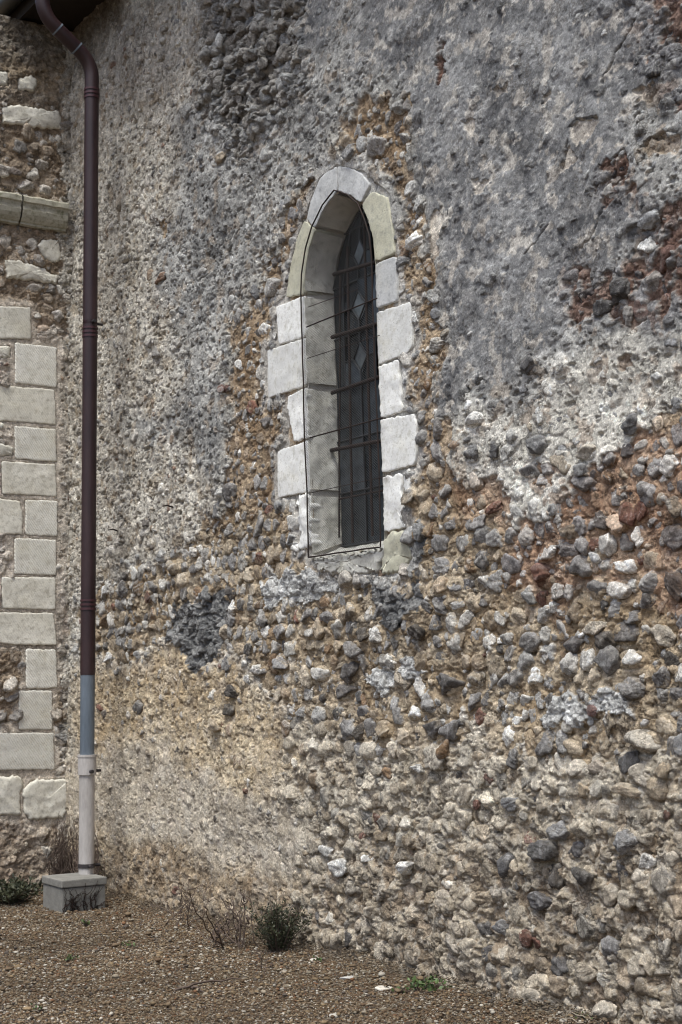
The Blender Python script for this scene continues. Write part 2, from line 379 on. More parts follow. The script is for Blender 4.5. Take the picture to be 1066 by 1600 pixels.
# ------------------------------------------------------------------ rubble-wall builder
# what each letter of the survey map means: plaster cover, roughcast bumps (m), pits (m), chunks (m), plaster colours A B, bed-mortar colours A B,
# big stones: chance, proud; small stones: chance, proud; share of stones coated in the local mortar; stone palette
CLS = {
 'g': (1.0, .0020, .0022, .000, (.132, .131, .134), (.285, .282, .278), (.42, .375, .325), (.54, .50, .44), .04, .10, .12, .15, .80, 'grey'),
 'G': (0.4, .0080, .004, .050, (.205, .205, .205), (.400, .395, .380), (.23, .21, .19), (.34, .32, .29), .60, .45, .60, .45, .85, 'grey'),
 'l': (0.9, .0046, .014, .000, (.370, .330, .275), (.620, .580, .505), (.33, .25, .165), (.43, .36, .27), .10, .12, .50, .20, .50, 'pale'),
 'm': (0.9, .0040, .010, .001, (.215, .211, .203), (.440, .428, .400), (.29, .23, .17), (.38, .32, .26), .09, .14, .42, .20, .60, 'grey'),
 'c': (0.9, .0042, .007, .000, (.520, .492, .435), (.760, .722, .645), (.36, .27, .20), (.46, .39, .32), .36, .17, .12, .20, .25, 'flint'),
 'o': (0.13, .0060, .006, .003, (.360, .335, .29), (.500, .465, .400), (.285, .195, .118), (.45, .345, .235), .45, .18, .72, .24, .16, 'flint'),
 'r': (0.14, .0065, .006, .005, (.480, .450, .405), (.600, .565, .515), (.37, .225, .145), (.50, .36, .255), .95, .32, .66, .28, .14, 'flint'),
 'R': (0.38, .0065, .006, .006, (.175, .170, .176), (.320, .310, .305), (.19, .112, .086), (.29, .200, .160), .24, .22, .36, .22, .60, 'dark'),
 'f': (0.16, .0065, .007, .005, (.500, .485, .455), (.680, .660, .62), (.345, .255, .160), (.50, .415, .305), .98, .38, .72, .30, .26, 'flint'),
 't': (0.95, .0045, .007, .002, (.390, .295, .185), (.550, .455, .320), (.35, .28, .20), (.44, .37, .29), .08, .16, .16, .16, .50, 'pale'),
 'p': (1.0, .0030, .004, .0010, (.355, .298, .225), (.520, .458, .368), (.34, .29, .23), (.45, .39, .33), .03, .12, .08, .14, .75, 'pale'),
 'b': (0.50, .0060, .008, .005, (.385, .330, .252), (.565, .505, .410), (.32, .255, .180), (.47, .395, .300), .96, .30, .40, .22, .45, 'beige'),
 'e': (0.45, .0065, .009, .006, (.330, .270, .195), (.480, .415, .325), (.27, .205, .14), (.39, .315, .235), .96, .32, .42, .24, .55, 'beige'),
 'w': (0.75, .0050, .006, .003, (.300, .220, .142), (.480, .385, .270), (.29, .235, .175), (.40, .34, .27), .14, .20, .22, .20, .80, 'beige'),
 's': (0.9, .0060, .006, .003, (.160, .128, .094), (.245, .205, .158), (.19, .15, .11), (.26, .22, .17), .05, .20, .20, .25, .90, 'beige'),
 'D': (0.0, .0090, .006, .022, (.16, .16, .165), (.29, .285, .275), (.150, .150, .150), (.29, .285, .275), .45, .28, .50, .30, .92, 'grey'),
 'C': (1.0, .0070, .007, .008, (.42, .415, .40), (.60, .595, .575), (.36, .35, .33), (.52, .51, .49), .25, .25, .30, .25, .85, 'grey'),
}
KEYS = list(CLS)
PALETTE = {
 'flint': [(.24, .242, .25, 24), (.35, .35, .348, 24), (.48, .47, .445, 24), (.70, .68, .64, 10), (.10, .103, .112, 5), (.37, .31, .235, 9), (.26, .165, .10, 3), (.20, .085, .065, 2)],
 'grey':  [(.21, .21, .217, 30), (.31, .31, .305, 30), (.44, .435, .42, 20), (.14, .142, .148, 12), (.58, .57, .55, 6)],
 'pale':  [(.50, .465, .42, 30), (.36, .34, .32, 26), (.62, .59, .54, 14), (.24, .235, .23, 14), (.34, .25, .18, 6), (.24, .14, .10, 3), (.16, .14, .13, 4)],
 'dark':  [(.12, .12, .128, 30), (.22, .215, .218, 25), (.07, .071, .077, 12), (.40, .39, .37, 10), (.20, .125, .105, 12)],
 'beige': [(.45, .395, .315, 32), (.35, .300, .235, 26), (.25, .235, .21, 15), (.57, .53, .46, 11), (.12, .12, .125, 6), (.34, .265, .18, 6), (.20, .095, .075, 2)],
}
def pick_palette(name, r):
    P = PALETTE[name]; cw = np.cumsum([p[3] for p in P]); return np.array(P[int(np.searchsorted(cw, r * cw[-1]))][:3])

def stones_mesh(S, sub, seed):
    """S: list of dicts u,z,n,ru,rz,rn,rot,col,sharp,mcol,flint -> V(u,n,z),F,C"""
    rg = np.random.default_rng(seed)
    D, Fc = icosphere(sub)
    keepv = D[:, 2] > -0.45
    idx = -np.ones(len(D), int); idx[keepv] = np.arange(keepv.sum()); Fk = Fc[keepv[Fc].all(1)]; Fk = idx[Fk]; D = D[keepv]
    n = len(S); k = len(D); NP = 9
    out_V = np.empty((n, k, 3)); out_C = np.empty((n, k, 3))
    for s0 in range(0, n, 400):
        T = S[s0:s0 + 400]; m = len(T)
        N = rg.normal(size=(m, NP, 3)); N /= np.linalg.norm(N, axis=2)[:, :, None]
        h = rg.uniform(.55, 1.0, (m, NP))
        N[:, 0] = np.array([0, 0, 1.0]) + rg.normal(size=(m, 3)) * .28; N[:, 0] /= np.linalg.norm(N[:, 0], axis=1)[:, None]; h[:, 0] = np.where(rg.random(m) < .8, rg.uniform(.42, .75, m), 1.0)
        dots = np.einsum('mpk,vk->mvp', N, D)
        r = np.where(dots > .12, h[:, None, :] / np.maximum(dots, .12), 6.0)
        r = np.concatenate([r, np.full((m, k, 1), 1.12)], 2)
        sh = np.array([t['sharp'] for t in T])[:, None, None]
        rad = -np.log(np.exp(-sh * r).sum(2)) / sh[:, :, 0]
        fid = r.argmin(2)
        ph = rg.uniform(0, 6.28, (m, 6)); fr = rg.normal(size=(m, 6, 3)) * np.array([2.2, 3, 5, 8, 12, 15])[None, :, None]
        wv = np.sin(np.einsum('mik,vk->mvi', fr, D) + ph[:, None, :])
        rad = np.clip(rad, .35, 1.3) * (1 + (wv * np.array([.055, .05, .045, .038, .03, .022])).sum(2))
        X = D[None] * rad[:, :, None]
        ru = np.array([t['ru'] for t in T]); rz = np.array([t['rz'] for t in T]); rn = np.array([t['rn'] for t in T]); a = np.array([t['rot'] for t in T])
        x = X[:, :, 0] * ru[:, None]; y = X[:, :, 1] * rz[:, None]; zz = X[:, :, 2] * rn[:, None]
        ca, sa = np.cos(a)[:, None], np.sin(a)[:, None]
        U = x * ca - y * sa + np.array([t['u'] for t in T])[:, None]; Z = x * sa + y * ca + np.array([t['z'] for t in T])[:, None]; Nn = zz + np.array([t['n'] for t in T])[:, None]
        out_V[s0:s0 + m] = np.stack([U, Nn, Z], 2)
        col = np.array([t['col'] for t in T]); mc = np.array([t['mcol'] for t in T]); fl = np.array([t['flint'] for t in T])
        fb = rg.uniform(.78, 1.2, (m, NP + 1)); isd = (rg.random((m, NP + 1)) < .22) & (fl[:, None] > .5)
        fbv = np.take_along_axis(fb, fid, 1); dv = np.take_along_axis(isd, fid, 1)
        c = col[:, None, :] * fbv[:, :, None]
        c = np.where(dv[:, :, None], c * .52 + np.array([.012, .014, .018]), c)
        pat = (wv[:, :, 2] + wv[:, :, 4] + .6 * wv[:, :, 5]) * .5
        c = c * (1 + .2 * pat)[:, :, None]; c = c * .82 + mc[:, None, :] * .18
        cortex = sstep(.35, .75, wv[:, :, 1] * .6 + wv[:, :, 3] * .5)[:, :, None] * np.where(fl > .5, .5, .15)[:, None, None]
        c = c * (1 - cortex) + np.array([.52, .505, .47]) * cortex
        smear = sstep(.42, -.08, X[:, :, 2] + .30 * pat)[:, :, None] * .80 * (1 - np.array([t.get('lm', 0) for t in T]) * .7)[:, None, None]
        c = c * (1 - smear) + mc[:, None, :] * smear
        out_C[s0:s0 + m] = c
    Fall = (Fk[None] + (np.arange(n) * k)[:, None, None]).reshape(-1, 3)
    return out_V.reshape(-1, 3), Fall, out_C.reshape(-1, 3)

def build_rubble(ua, za, weights_fn, hole_fn, chips, cracks, seed, landmarks=(), keepout=None, recess=(), lap=None, lapcol=(.50, .485, .455), big=.094, small=.050):
    """height field + embedded stones. ua, za: grid axes. returns V(u,n,z), quads, tris, colours"""
    UU, ZZ = np.meshgrid(ua, za); sh = UU.shape; u = UU.ravel(); z = ZZ.ravel()
    wu = u + .06 * fbm(u * 5, z * 5, seed + 1, 4, .65) + .10 * perlin(u * 1.7, z * 1.7, seed + 2); wz = z + .06 * fbm(u * 5, z * 5, seed + 5, 4, .65) + .10 * perlin(u * 1.7, z * 1.7, seed + 6)
    Wt = weights_fn(wu, wz)
    Wt = Wt ** 1.3; Wt /= Wt.sum(1)[:, None] + 1e-9
    P = np.array([[CLS[k][0], CLS[k][1], CLS[k][2], CLS[k][3], *CLS[k][4], *CLS[k][5], *CLS[k][6], *CLS[k][7]] for k in KEYS])
    Q = Wt @ P
    L0 = Q[:, 0]; nA = fbm(u * 7, z * 7, seed + 20, 4, .55)
    for poly, lv in chips:
        L0 = np.where(in_poly(u + .02 * perlin(u * 22, z * 22, seed + 70), z + .02 * perlin(u * 22, z * 22, seed + 71), poly), lv, L0)
    Lm = sstep(.44, .56, L0 + .30 * nA + .06)
    h = .022 * fbm(u * .9, z * .9, seed + 30, 2) + .012 * fbm(u * 3.1, z * 3.1, seed + 33, 2)
    grain = fbm(u * 14, z * 14, seed + 40, 4, .6)
    f1, f2, rid, ox, oy = worley(u / .034, z / .034, seed + 50)
    bump = (rid - .5) * .9 + (ox * (rid * 37 % 1 - .5) + oy * (rid * 91 % 1 - .5)) * 1.5 - .5 * sstep(.12, 0, f2 - f1)
    amp = .7 + .6 * sstep(-.4, .5, fbm(u * 2.7, z * 2.7, seed + 140, 2)); h += Q[:, 1] * amp * (grain * .95 + bump * .75)
    g1, g2, gid, gx, gy = worley(u / .10 + .3 * grain, z / .075 + .2 * nA, seed + 60)
    h += Q[:, 3] * ((gid - .4) * 1.1 + (gx * (gid * 53 % 1 - .5) + gy * (gid * 29 % 1 - .7)) * 1.6 - .5 * sstep(.15, 0, g2 - g1))
    p1, p2, pid, _, _ = worley(u / .026 + .5 * grain, z / .026, seed + 80)
    pits = sstep(.42, .2, p1) * (pid > .72) * sstep(-.3, .3, nA + .2)
    h -= Q[:, 2] * pits * 1.3
    q1, _, qid, _, _ = worley(u / .075 + .4 * grain, z / .06, seed + 85)
    pits2 = sstep(.33, .15, q1) * (qid > .78)
    h -= Q[:, 2] * pits2 * 2.0
    h += Lm * (.013 + .003 * nA)
    tone = np.clip(.5 + .55 * fbm(u * 2.3, z * 2.3, seed + 90, 4, .6) + .28 * grain, 0, 1)[:, None]
    tone2 = np.clip(.5 + .7 * fbm(u * 3.7, z * 3.7, seed + 95, 3) + .3 * grain, 0, 1)[:, None]
    pc = Q[:, 4:7] * (1 - tone) + Q[:, 7:10] * tone
    mc = Q[:, 10:13] * (1 - tone2) + Q[:, 13:16] * tone2
    # pale scaled patches and warm stains that stay put
    flake = np.maximum(sstep(.38, .5, fbm(u * 6.1, z * 6.1, seed + 110, 3, .6)) * .5, sstep(.42, .48, fbm(u * 13, z * 13, seed + 112, 3, .6)) * .6)
    pc = pc * (1 - flake[:, None]) + (pc * .6 + np.array([.20, .19, .175])) * flake[:, None]
    warm = sstep(.34, .50, fbm(u * 7, z * 7, seed + 120, 4, .65)) * .6
    pc = pc * (1 - warm[:, None]) + mc * warm[:, None]
    cellt = (.86 + .28 * rid)[:, None]
    C = (pc * Lm[:, None] + mc * (1 - Lm)[:, None]) * cellt
    lay = sstep(.0, .4, Lm) * sstep(1.0, .6, Lm)
    C = C * (1 - .5 * lay[:, None]) + np.array([.46, .43, .38]) * .5 * lay[:, None] * (.4 + .6 * np.clip(C.mean(1) / .3, 0, 1))[:, None]
    for pts, wd, dp in cracks:
        wd = wd * .62
        d = seg_dist(u + .012 * perlin(u * 30, z * 30, seed + 130), z + .012 * perlin(u * 30, z * 30, seed + 131), pts)
        h -= dp * sstep(wd, wd * .3, d); h += .003 * sstep(.05, .012, d) * sstep(wd * .8, wd * 1.2, d)
    if lap is not None:      # mortar brought level with the dressed stones
        dl = np.minimum.reduce([seg_dist(u, z, [tuple(q) for q in lp_] + [tuple(lp_[0])]) for lp_ in lap]); bl = .85 * np.exp(-(dl / .055) ** 2)
        h = h * (1 - bl) + (.008 + .25 * Q[:, 1] * grain) * bl
        sm = (sstep(.085, .03, dl + .05 * nA) * .8)[:, None]; C = C * (1 - sm) + np.array(lapcol) * (.8 + .35 * tone) * sm
    for poly in recess: h = np.where(in_poly(u, z, poly), -.004 + .12 * h, h)
    # ---- stones
    rg = np.random.default_rng(seed + 500)
    Bigs = []; Smalls = []; occ = []
    def nearest(uu, zz):
        i = min(max(int(np.searchsorted(ua, uu)), 0), len(ua) - 1); j = min(max(int(np.searchsorted(za, zz)), 0), len(za) - 1)
        return j * len(ua) + i
    H2 = h; lm = np.array([(a[0], a[1], max(a[2], a[3])) for a in landmarks]) if len(landmarks) else np.zeros((0, 3))
    def cls_at(k): return KEYS[int(np.searchsorted(np.cumsum(Wt[k]), rg.random() * .9999))]
    def make(uu, zz, ru, rz, c, prom, k, coat, col=None, isbig=True, sharp=None):
        mcol = C[k] * rg.uniform(.92, 1.1)
        if col is None:
            base = pick_palette(c[13], rg.random()) * rg.uniform(.82, 1.18)
            fl = c[13] in ('flint', 'dark') and rg.random() < .55
            if rg.random() < coat: base = mcol * rg.uniform(.85, 1.15) * .8 + base * .2; fl = False
        else: base = np.array(col); fl = False
        rn = .5 * (ru + rz) * rg.uniform(.65, .95)
        return dict(u=uu, z=zz, n=H2[k] + rn * (prom * rg.uniform(.6, 1.35) * 1.15 - .55), ru=ru, rz=rz, rn=rn, rot=rg.normal() * .35,
                    col=base, mcol=mcol, sharp=sharp or (rg.uniform(22, 60) if rg.random() < .8 else rg.uniform(8, 14)), flint=1.0 if fl else 0.0, fl=coat, prom=prom)
    for a in landmarks:
        k = nearest(a[0], a[1]); c = CLS[cls_at(k)]
        s = make(a[0], a[1], a[2] * 1.0, a[3] * 1.06, c, a[5] if len(a) > 5 else .6, k, 0, a[4]); s['rot'] = rg.normal() * .12; s['lm'] = 1; s['n'] += .004; Bigs.append(s)
    row = za[0] - .02; ri = 0
    while row < za[-1]:
        rh = big * rg.uniform(.90, 1.12); x = ua[0] - rg.uniform(0, big)
        while x < ua[-1]:
            wd = big * rg.uniform(.72, 1.35)
            uu = x + wd / 2 + rg.normal() * .012; zz = row + rh / 2 + rg.normal() * .008 + .016 * math.sin(uu * 1.3 + ri * .25); x += wd
            if not (ua[0] < uu < ua[-1] and za[0] < zz < za[-1]): continue
            if keepout is not None and keepout(uu, zz, .03): continue
            k = nearest(uu, zz); c = CLS[cls_at(k)]
            if rg.random() > c[8]: continue
            if len(lm) and (np.hypot(lm[:, 0] - uu, lm[:, 1] - zz) < lm[:, 2] + .030).any(): continue
            sc = rg.uniform(.66, 1.10)
            Bigs.append(make(uu, zz, wd * .56 * sc, rh * .56 * sc * rg.uniform(.85, 1.1), c, c[9], k, c[12]))
        row += rh; ri += 1
    bu = np.array([(s['u'], s['z'], max(s['ru'], s['rz'])) for s in Bigs]) if Bigs else np.zeros((0, 3))
    nu = int((ua[-1] - ua[0]) / small); nz = int((za[-1] - za[0]) / small)
    # coarse hash of the big stones
    grid = {}
    for b in bu: grid.setdefault((int(b[0] // .2), int(b[1] // .2)), []).append(b)
    for j in range(nz):
        for i in range(nu):
            uu = ua[0] + (i + rg.random()) * small; zz = za[0] + (j + rg.random()) * small
            k = nearest(uu, zz); c = CLS[cls_at(k)]
            if rg.random() > c[10]: continue
            if keepout is not None and keepout(uu, zz, .012): continue
            r = small * (rg.uniform(.26, .52) if rg.random() < .8 else rg.uniform(.5, .72))
            gi, gj = int(uu // .2), int(zz // .2)
            if any((b[0] - uu) ** 2 + (b[1] - zz) ** 2 < (b[2] * .8 + r * .6) ** 2 for di in (-1, 0, 1) for dj in (-1, 0, 1) for b in grid.get((gi + di, gj + dj), ())): continue
            Smalls.append(make(uu, zz, r * rg.uniform(.9, 1.4), r * rg.uniform(.8, 1.15), c, c[11], k, c[12], isbig=False))
    # mortar dragged up around the stones
    HH = h.reshape(sh).copy()
    for s in Bigs + Smalls:
        R = max(s['ru'], s['rz']) * 1.8
        i0, i1 = np.searchsorted(ua, [s['u'] - R, s['u'] + R]); j0, j1 = np.searchsorted(za, [s['z'] - R, s['z'] + R])
        if i1 <= i0 or j1 <= j0: continue
        d = np.hypot((UU[j0:j1, i0:i1] - s['u']) / s['ru'], (ZZ[j0:j1, i0:i1] - s['z']) / s['rz'])
        pr = s['n'] + s['rn'] * .9 - h[nearest(s['u'], s['z'])]
        up = max(pr, 0) * (.12 + .42 * s['fl'])
        HH[j0:j1, i0:i1] += up * np.exp(-np.maximum(d - .85, 0) ** 2 / .07) - .3 * s['rn'] * (1 - s['fl']) * np.exp(-(d - 1.08) ** 2 / .02) * .6
    h = HH.ravel()
    V = np.stack([u, h, z], 1)
    ny, nx = sh; a = (np.arange(ny - 1)[:, None] * nx + np.arange(nx - 1)[None, :]).ravel()
    quads = np.stack([a, a + 1, a + 1 + nx, a + nx], 1)
    if hole_fn is not None:
        hm = hole_fn(u, z); quads = quads[~hm[quads].all(1)]
    print('rubble: %d grid verts, %d big, %d small stones' % (len(V), len(Bigs), len(Smalls)))
    alpha = np.clip(1 - .72 * Wt[:, KEYS.index('g')] - .55 * Wt[:, KEYS.index('p')] - .35 * Wt[:, KEYS.index('t')] - .3 * Wt[:, KEYS.index('m')], .2, 1)
    vb, fb, cb = stones_mesh(Bigs, 3, seed + 7) if Bigs else (np.zeros((0, 3)), np.zeros((0, 3), int), np.zeros((0, 3)))
    v2, f2_, c2 = stones_mesh(Smalls, 2, seed + 8)
    allV = np.concatenate([V, vb, v2]); allC = np.concatenate([C, cb, c2])
    tris = np.concatenate([fb + len(V), f2_ + len(V) + len(vb)])
    allC = np.clip(allC, .01, .9); lum = allC.mean(1, keepdims=True); allC = allC * np.clip((lum / .34), .2, 2.2) ** .22
    allC = np.clip(allC, .01, .85); allC = np.concatenate([allC, np.concatenate([alpha, np.ones(len(allC) - len(alpha))])[:, None]], 1)
    return allV, quads, tris, allC

# ------------------------------------------------------------------ nave wall: survey map (40 px cells of the photograph, put on the wall plane)
SURVEY = """
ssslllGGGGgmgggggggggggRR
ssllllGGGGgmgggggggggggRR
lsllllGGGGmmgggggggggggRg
llllllGGGGmmmmgggggggggmR
lllllmGGGmmmoogggggggggmm
lllllmmGmmmooogggggggggmm
lllllmmmmmmmoogggggggggmm
lllllmmmmmoomoggggggggRmm
lllllmmmmooommoggggggggRR
llllmmmmmomomoogggggggmRR
llllmmmmoomomoogggggRRRRR
llllmmmmoomomoogggggRRRRR
lllllmmoommmmoogggggRRRRm
lllllmmoommmmoogggggmmcmc
lllllmmoommmmmogggmmccccc
lllllmmooommmmogmmmcccccc
lllmmmmooommmmoocccccccco
lllllmmooommmmoocccccccrr
llllllmooommmmoocccrcrrrr
lllllllooffoffforrccrrrrr
lllllloffoooooofffrrrrrrr
lllllfffffffofffffrrfrrrr
lllfffffffffffffffrrrrrrr
lffffffffffffffffffrfffrr
lffffffffffffffffffffffff
lfffttfffffffffffffffffff
ltttttttfffffffffffffffff
lttttttttffffffffffffffff
lttttttttbbfffffbffffffff
lpppptttttbbbbbbbbbbfbbbb
pppppppttbbbbbbbbbbbbbbbb
pppppppppbbbbbbbbbbbbbbbb
pwppppppppbbbbbbbbbbbbbbb
wwwwwwppppbbbbbbbbbbbbbbb
wwwwwwwwwwbbbbbbbbbbbbbbb
wwwwwwwwwbbbbbbbbbbbbbbbb
wwwwwwwwwbbbbbbbbbbbbbbbb
wwwwwwwwwbbbbbbbbbbbbbbbb
wwwwwwwwwbbbbbbbbbbbbbbbb
wwwwwwwwwbbbbbbbbbbbbbbbb
""".split()
SV = np.zeros((len(SURVEY), 25, len(KEYS)))
for j, r in enumerate(SURVEY):
    assert len(r) == 25, (j, len(r))
    for i, ch in enumerate(r): SV[j, i, KEYS.index('e' if ch == 'b' and (j > 33 or (j == 33 and i > 11)) else ch)] = 1
def wp(pts, dep=0.0):
    a = np.array(pts, float); return wpx(a[:, 0], a[:, 1], dep)
def lp(pts, dep=0.0):
    a = np.array(pts, float); return lpx(a[:, 0], a[:, 1], dep)
PATCH = [  # (class, outline)
 ('D', wp([(275, 950), (340, 930), (370, 970), (355, 1020), (300, 1050), (278, 1020), (262, 980)])),
 ('D', wp([(580, 905), (668, 893), (678, 930), (620, 965), (580, 940)])),
 ('D', wp([(640, 840), (662, 800), (672, 850), (668, 890), (646, 880)])),
 ('C', wp([(850, 1078), (990, 1082), (1012, 1120), (940, 1128), (860, 1122)])),
 ('C', wp([(415, 905), (500, 893), (525, 930), (470, 955), (425, 948)])),
 ('C', wp([(575, 1040), (640, 1030), (660, 1065), (610, 1078)])),
 ('R', wp([(690, 60), (706, 55), (712, 120), (695, 135)])),
 ('o', wp([(622, 140), (648, 135), (650, 175), (628, 190)])),
 ('R', wp([(950, 255), (985, 245), (992, 272), (976, 306), (958, 292)])),
 ('o', wp([(640, 330), (655, 318), (672, 420), (680, 520), (668, 560), (640, 540)])),
 ('o', wp([(245, 340), (262, 335), (268, 365), (252, 372)])),
]
def nave_weights(u, z):
    x, y = proj(W(u, 0, z))
    fx = np.clip((x - 80) / 40 - .5, 0, 23.999); fy = np.clip(y / 40 - .5, 0, len(SURVEY) - 1.001)
    i = fx.astype(int); j = fy.astype(int); a = (fx - i)[:, None]; b = (fy - j)[:, None]
    wt = SV[j, i] * (1 - a) * (1 - b) + SV[j, i + 1] * a * (1 - b) + SV[j + 1, i] * (1 - a) * b + SV[j + 1, i + 1] * a * b
    for c, poly in PATCH:
        m = in_poly(u, z, poly); wt[m] = 0; wt[m, KEYS.index(c)] = 1
    return wt
# opening outline on the wall face, from the left end of the sill over the apex to the right end
OPEN = wp([(490, 870), (488, 770), (484, 690), (482, 604), (480, 530), (478, 460), (479, 430), (485, 390), (495, 356), (512, 321), (530, 299), (551, 306), (567, 319), (578, 345), (585, 369), (589, 411), (591, 485), (594, 571), (598, 655), (601, 743), (603, 832), (603, 856)])
SURR = wp([(466, 862), (462, 780), (432, 782), (432, 700), (448, 690), (446, 626), (417, 626), (417, 545), (430, 540), (430, 476), (445, 462), (452, 415), (475, 345), (500, 280), (528, 258), (570, 268), (610, 303), (622, 395), (626, 468), (648, 470), (650, 545), (628, 562), (634, 643), (654, 645), (657, 715), (652, 732), (634, 740), (638, 826), (646, 880), (617, 902), (594, 900), (500, 884)])
OPEN[0, 1] = OPEN[-1, 1] = .5 * (OPEN[0, 1] + OPEN[-1, 1])
HOLE = np.concatenate([OPEN + np.array([0.0, 0.0])])
_oc = OPEN.mean(0)
HOLE_BIG = _oc + (OPEN - _oc) * np.array([1.10, 1.04])
CHIPS = [(wp(p), lv) for p, lv in [
 ([(893, 198), (905, 188), (935, 184), (938, 195), (925, 215), (915, 225), (895, 222)], -.3),
 ([(885, 238), (893, 233), (908, 248), (892, 262), (880, 268)], -.3),
 ([(1010, 222), (1040, 208), (1066, 215), (1066, 240), (1035, 240), (1020, 252)], -.2),
 ([(985, 140), (1020, 130), (1030, 150), (1000, 160)], -.2),
 ([(740, 280), (768, 285), (765, 302), (748, 305)], -.2),
 ([(725, 190), (748, 188), (745, 208), (732, 208)], -.2),
 ([(775, 140), (793, 133), (795, 145), (780, 150)], -.2), ([(848, 148), (864, 146), (862, 160), (850, 162)], -.2),
 ([(675, 330), (692, 325), (695, 350), (685, 380), (690, 400), (675, 412), (672, 380)], -.2),
 ([(965, 560), (985, 555), (990, 575), (970, 580)], -.2),
 ([(1020, 655), (1066, 625), (1066, 680), (1030, 690)], -.3),
]]
CRACKS = [(wp(p), wd, dp) for p, wd, dp in [
 ([(995, 35), (985, 55), (970, 75), (960, 95), (955, 110), (945, 118), (944, 132)], .009, .016),
 ([(1066, 205), (1040, 208), (1020, 220), (1005, 235)], .008, .012),
 ([(948, 310), (945, 330), (935, 355), (925, 375), (908, 390)], .009, .014),
 ([(860, 350), (848, 370), (838, 385), (825, 398)], .007, .010),
 ([(980, 232), (965, 245), (952, 255), (946, 270)], .008, .012),
 ([(892, 200), (905, 188), (935, 184)], .010, .014), ([(880, 265), (886, 240), (892, 222)], .009, .014),
 ([(1003, 300), (1020, 282), (1030, 272)], .007, .010),
 ([(355, 565), (365, 520), (380, 500)], .007, .008), ([(300, 460), (315, 440), (330, 425)], .008, .010),
]]
GREYD, GREYM, WHT, BRK, DRK, TAN, RUST, BUFF = (.13, .132, .142), (.24, .243, .25), (.66, .645, .61), (.17, .070, .055), (.07, .07, .074), (.40, .325, .235), (.27, .155, .075), (.52, .465, .385)
LM_PX = [(845, 900, 15, 18, BRK), (982, 805, 12, 18, BRK), (1003, 800, 10, 16, BRK), (770, 797, 14, 10, BRK), (842, 935, 9, 12, BRK), (930, 1110, 8, 8, BRK), (606, 1207, 9, 7, RUST), (748, 1258, 5, 8, BRK),
 (843, 1475, 9, 12, BRK), (826, 1465, 8, 12, BRK), (920, 1370, 14, 17, DRK), (873, 1370, 10, 19, DRK), (853, 1408, 26, 13, GREYD), (795, 1352, 17, 18, GREYD), (855, 1328, 17, 17, GREYD), (905, 1330, 12, 13, GREYD), (877, 1298, 19, 13, GREYM), (805, 1255, 17, 10, GREYM),
 (1052, 915, 14, 22, DRK), (1055, 840, 17, 18, GREYD), (840, 697, 15, 15, GREYD), (990, 663, 14, 14, GREYD), (780, 705, 9, 13, GREYD), (834, 572, 11, 13, GREYD), (832, 735, 13, 12, GREYM), (858, 732, 12, 11, GREYM), (922, 708, 13, 11, BUFF), (978, 705, 11, 9, GREYD), (745, 657, 13, 11, WHT), (690, 670, 10, 15, GREYM), (745, 710, 12, 13, GREYD), (1060, 680, 8, 16, GREYM), (912, 752, 15, 15, GREYM),
 (910, 885, 16, 17, GREYM), (915, 735, 10, 9, GREYM), (887, 862, 14, 12, GREYM), (800, 880, 15, 15, GREYM), (855, 862, 14, 14, WHT), (690, 850, 12, 13, GREYM), (974, 885, 19, 11, WHT), (985, 1030, 24, 14, WHT), (948, 1000, 14, 15, DRK), (975, 990, 18, 17, GREYD), (1050, 1032, 12, 16, DRK), (888, 1038, 13, 17, WHT), (918, 1030, 12, 16, WHT), (950, 1030, 16, 20, GREYM), (825, 1003, 14, 14, GREYM), (893, 1005, 14, 14, GREYD), (990, 1075, 17, 16, GREYM), (930, 980, 19, 14, BUFF), (968, 920, 15, 14, WHT), (985, 965, 14, 10, GREYM), (1030, 995, 18, 16, BUFF),
 (700, 1068, 20, 18, GREYD), (657, 1073, 11, 15, WHT), (592, 990, 11, 12, WHT), (573, 993, 10, 11, DRK), (660, 988, 13, 11, DRK), (556, 1018, 12, 17, GREYM), (405, 1048, 9, 8, WHT), (367, 1080, 9, 10, DRK), (362, 1108, 9, 9, DRK), (340, 1133, 9, 10, TAN), (503, 1053, 11, 12, WHT), (548, 1050, 13, 14, GREYD), (536, 1080, 17, 14, GREYD), (580, 1138, 9, 15, GREYM), (603, 1140, 12, 12, TAN), (565, 1143, 8, 12, DRK), (677, 1138, 15, 15, GREYD), (706, 1140, 16, 16, GREYM), (683, 1188, 15, 22, BUFF), (700, 1172, 10, 15, RUST), (655, 1200, 10, 8, WHT), (807, 1185, 10, 13, GREYD),
 (985, 1190, 17, 17, GREYD), (1010, 1160, 22, 17, BUFF), (985, 1235, 20, 10, TAN), (1030, 1232, 16, 17, TAN), (990, 1315, 17, 20, GREYM), (1018, 1345, 14, 12, WHT), (757, 1405, 19, 11, TAN), (785, 1450, 14, 12, GREYM), (1012, 1455, 11, 12, BUFF), (955, 1480, 14, 20, GREYM), (945, 1580, 18, 13, BUFF, .25), (510, 1330, 10, 8, WHT), (535, 1355, 14, 12, WHT), (572, 1340, 10, 8, WHT), (640, 1355, 11, 10, WHT), (160, 1105, 5, 6, BRK, .15), (218, 1105, 6, 9, GREYM), (255, 435, 7, 9, (.27, .15, .09), .10), (238, 430, 4, 8, (.28, .19, .12), .08), (276, 1388, 8, 8, BRK, .2), (390, 1235, 4, 5, BRK, .15),
 (345, 250, 10, 10, TAN), (594, 228, 14, 16, (.46, .46, .46)), (566, 228, 8, 12, (.40, .41, .41)), (425, 445, 12, 15, (.52, .52, .51), .2), (682, 540, 12, 9, (.5, .49, .46)), (1015, 385, 14, 12, WHT), (1020, 345, 16, 13, (.4, .41, .42)), (975, 455, 16, 22, DRK), (940, 480, 14, 14, DRK), (893, 433, 14, 10, GREYM), (915, 460, 18, 8, DRK)]
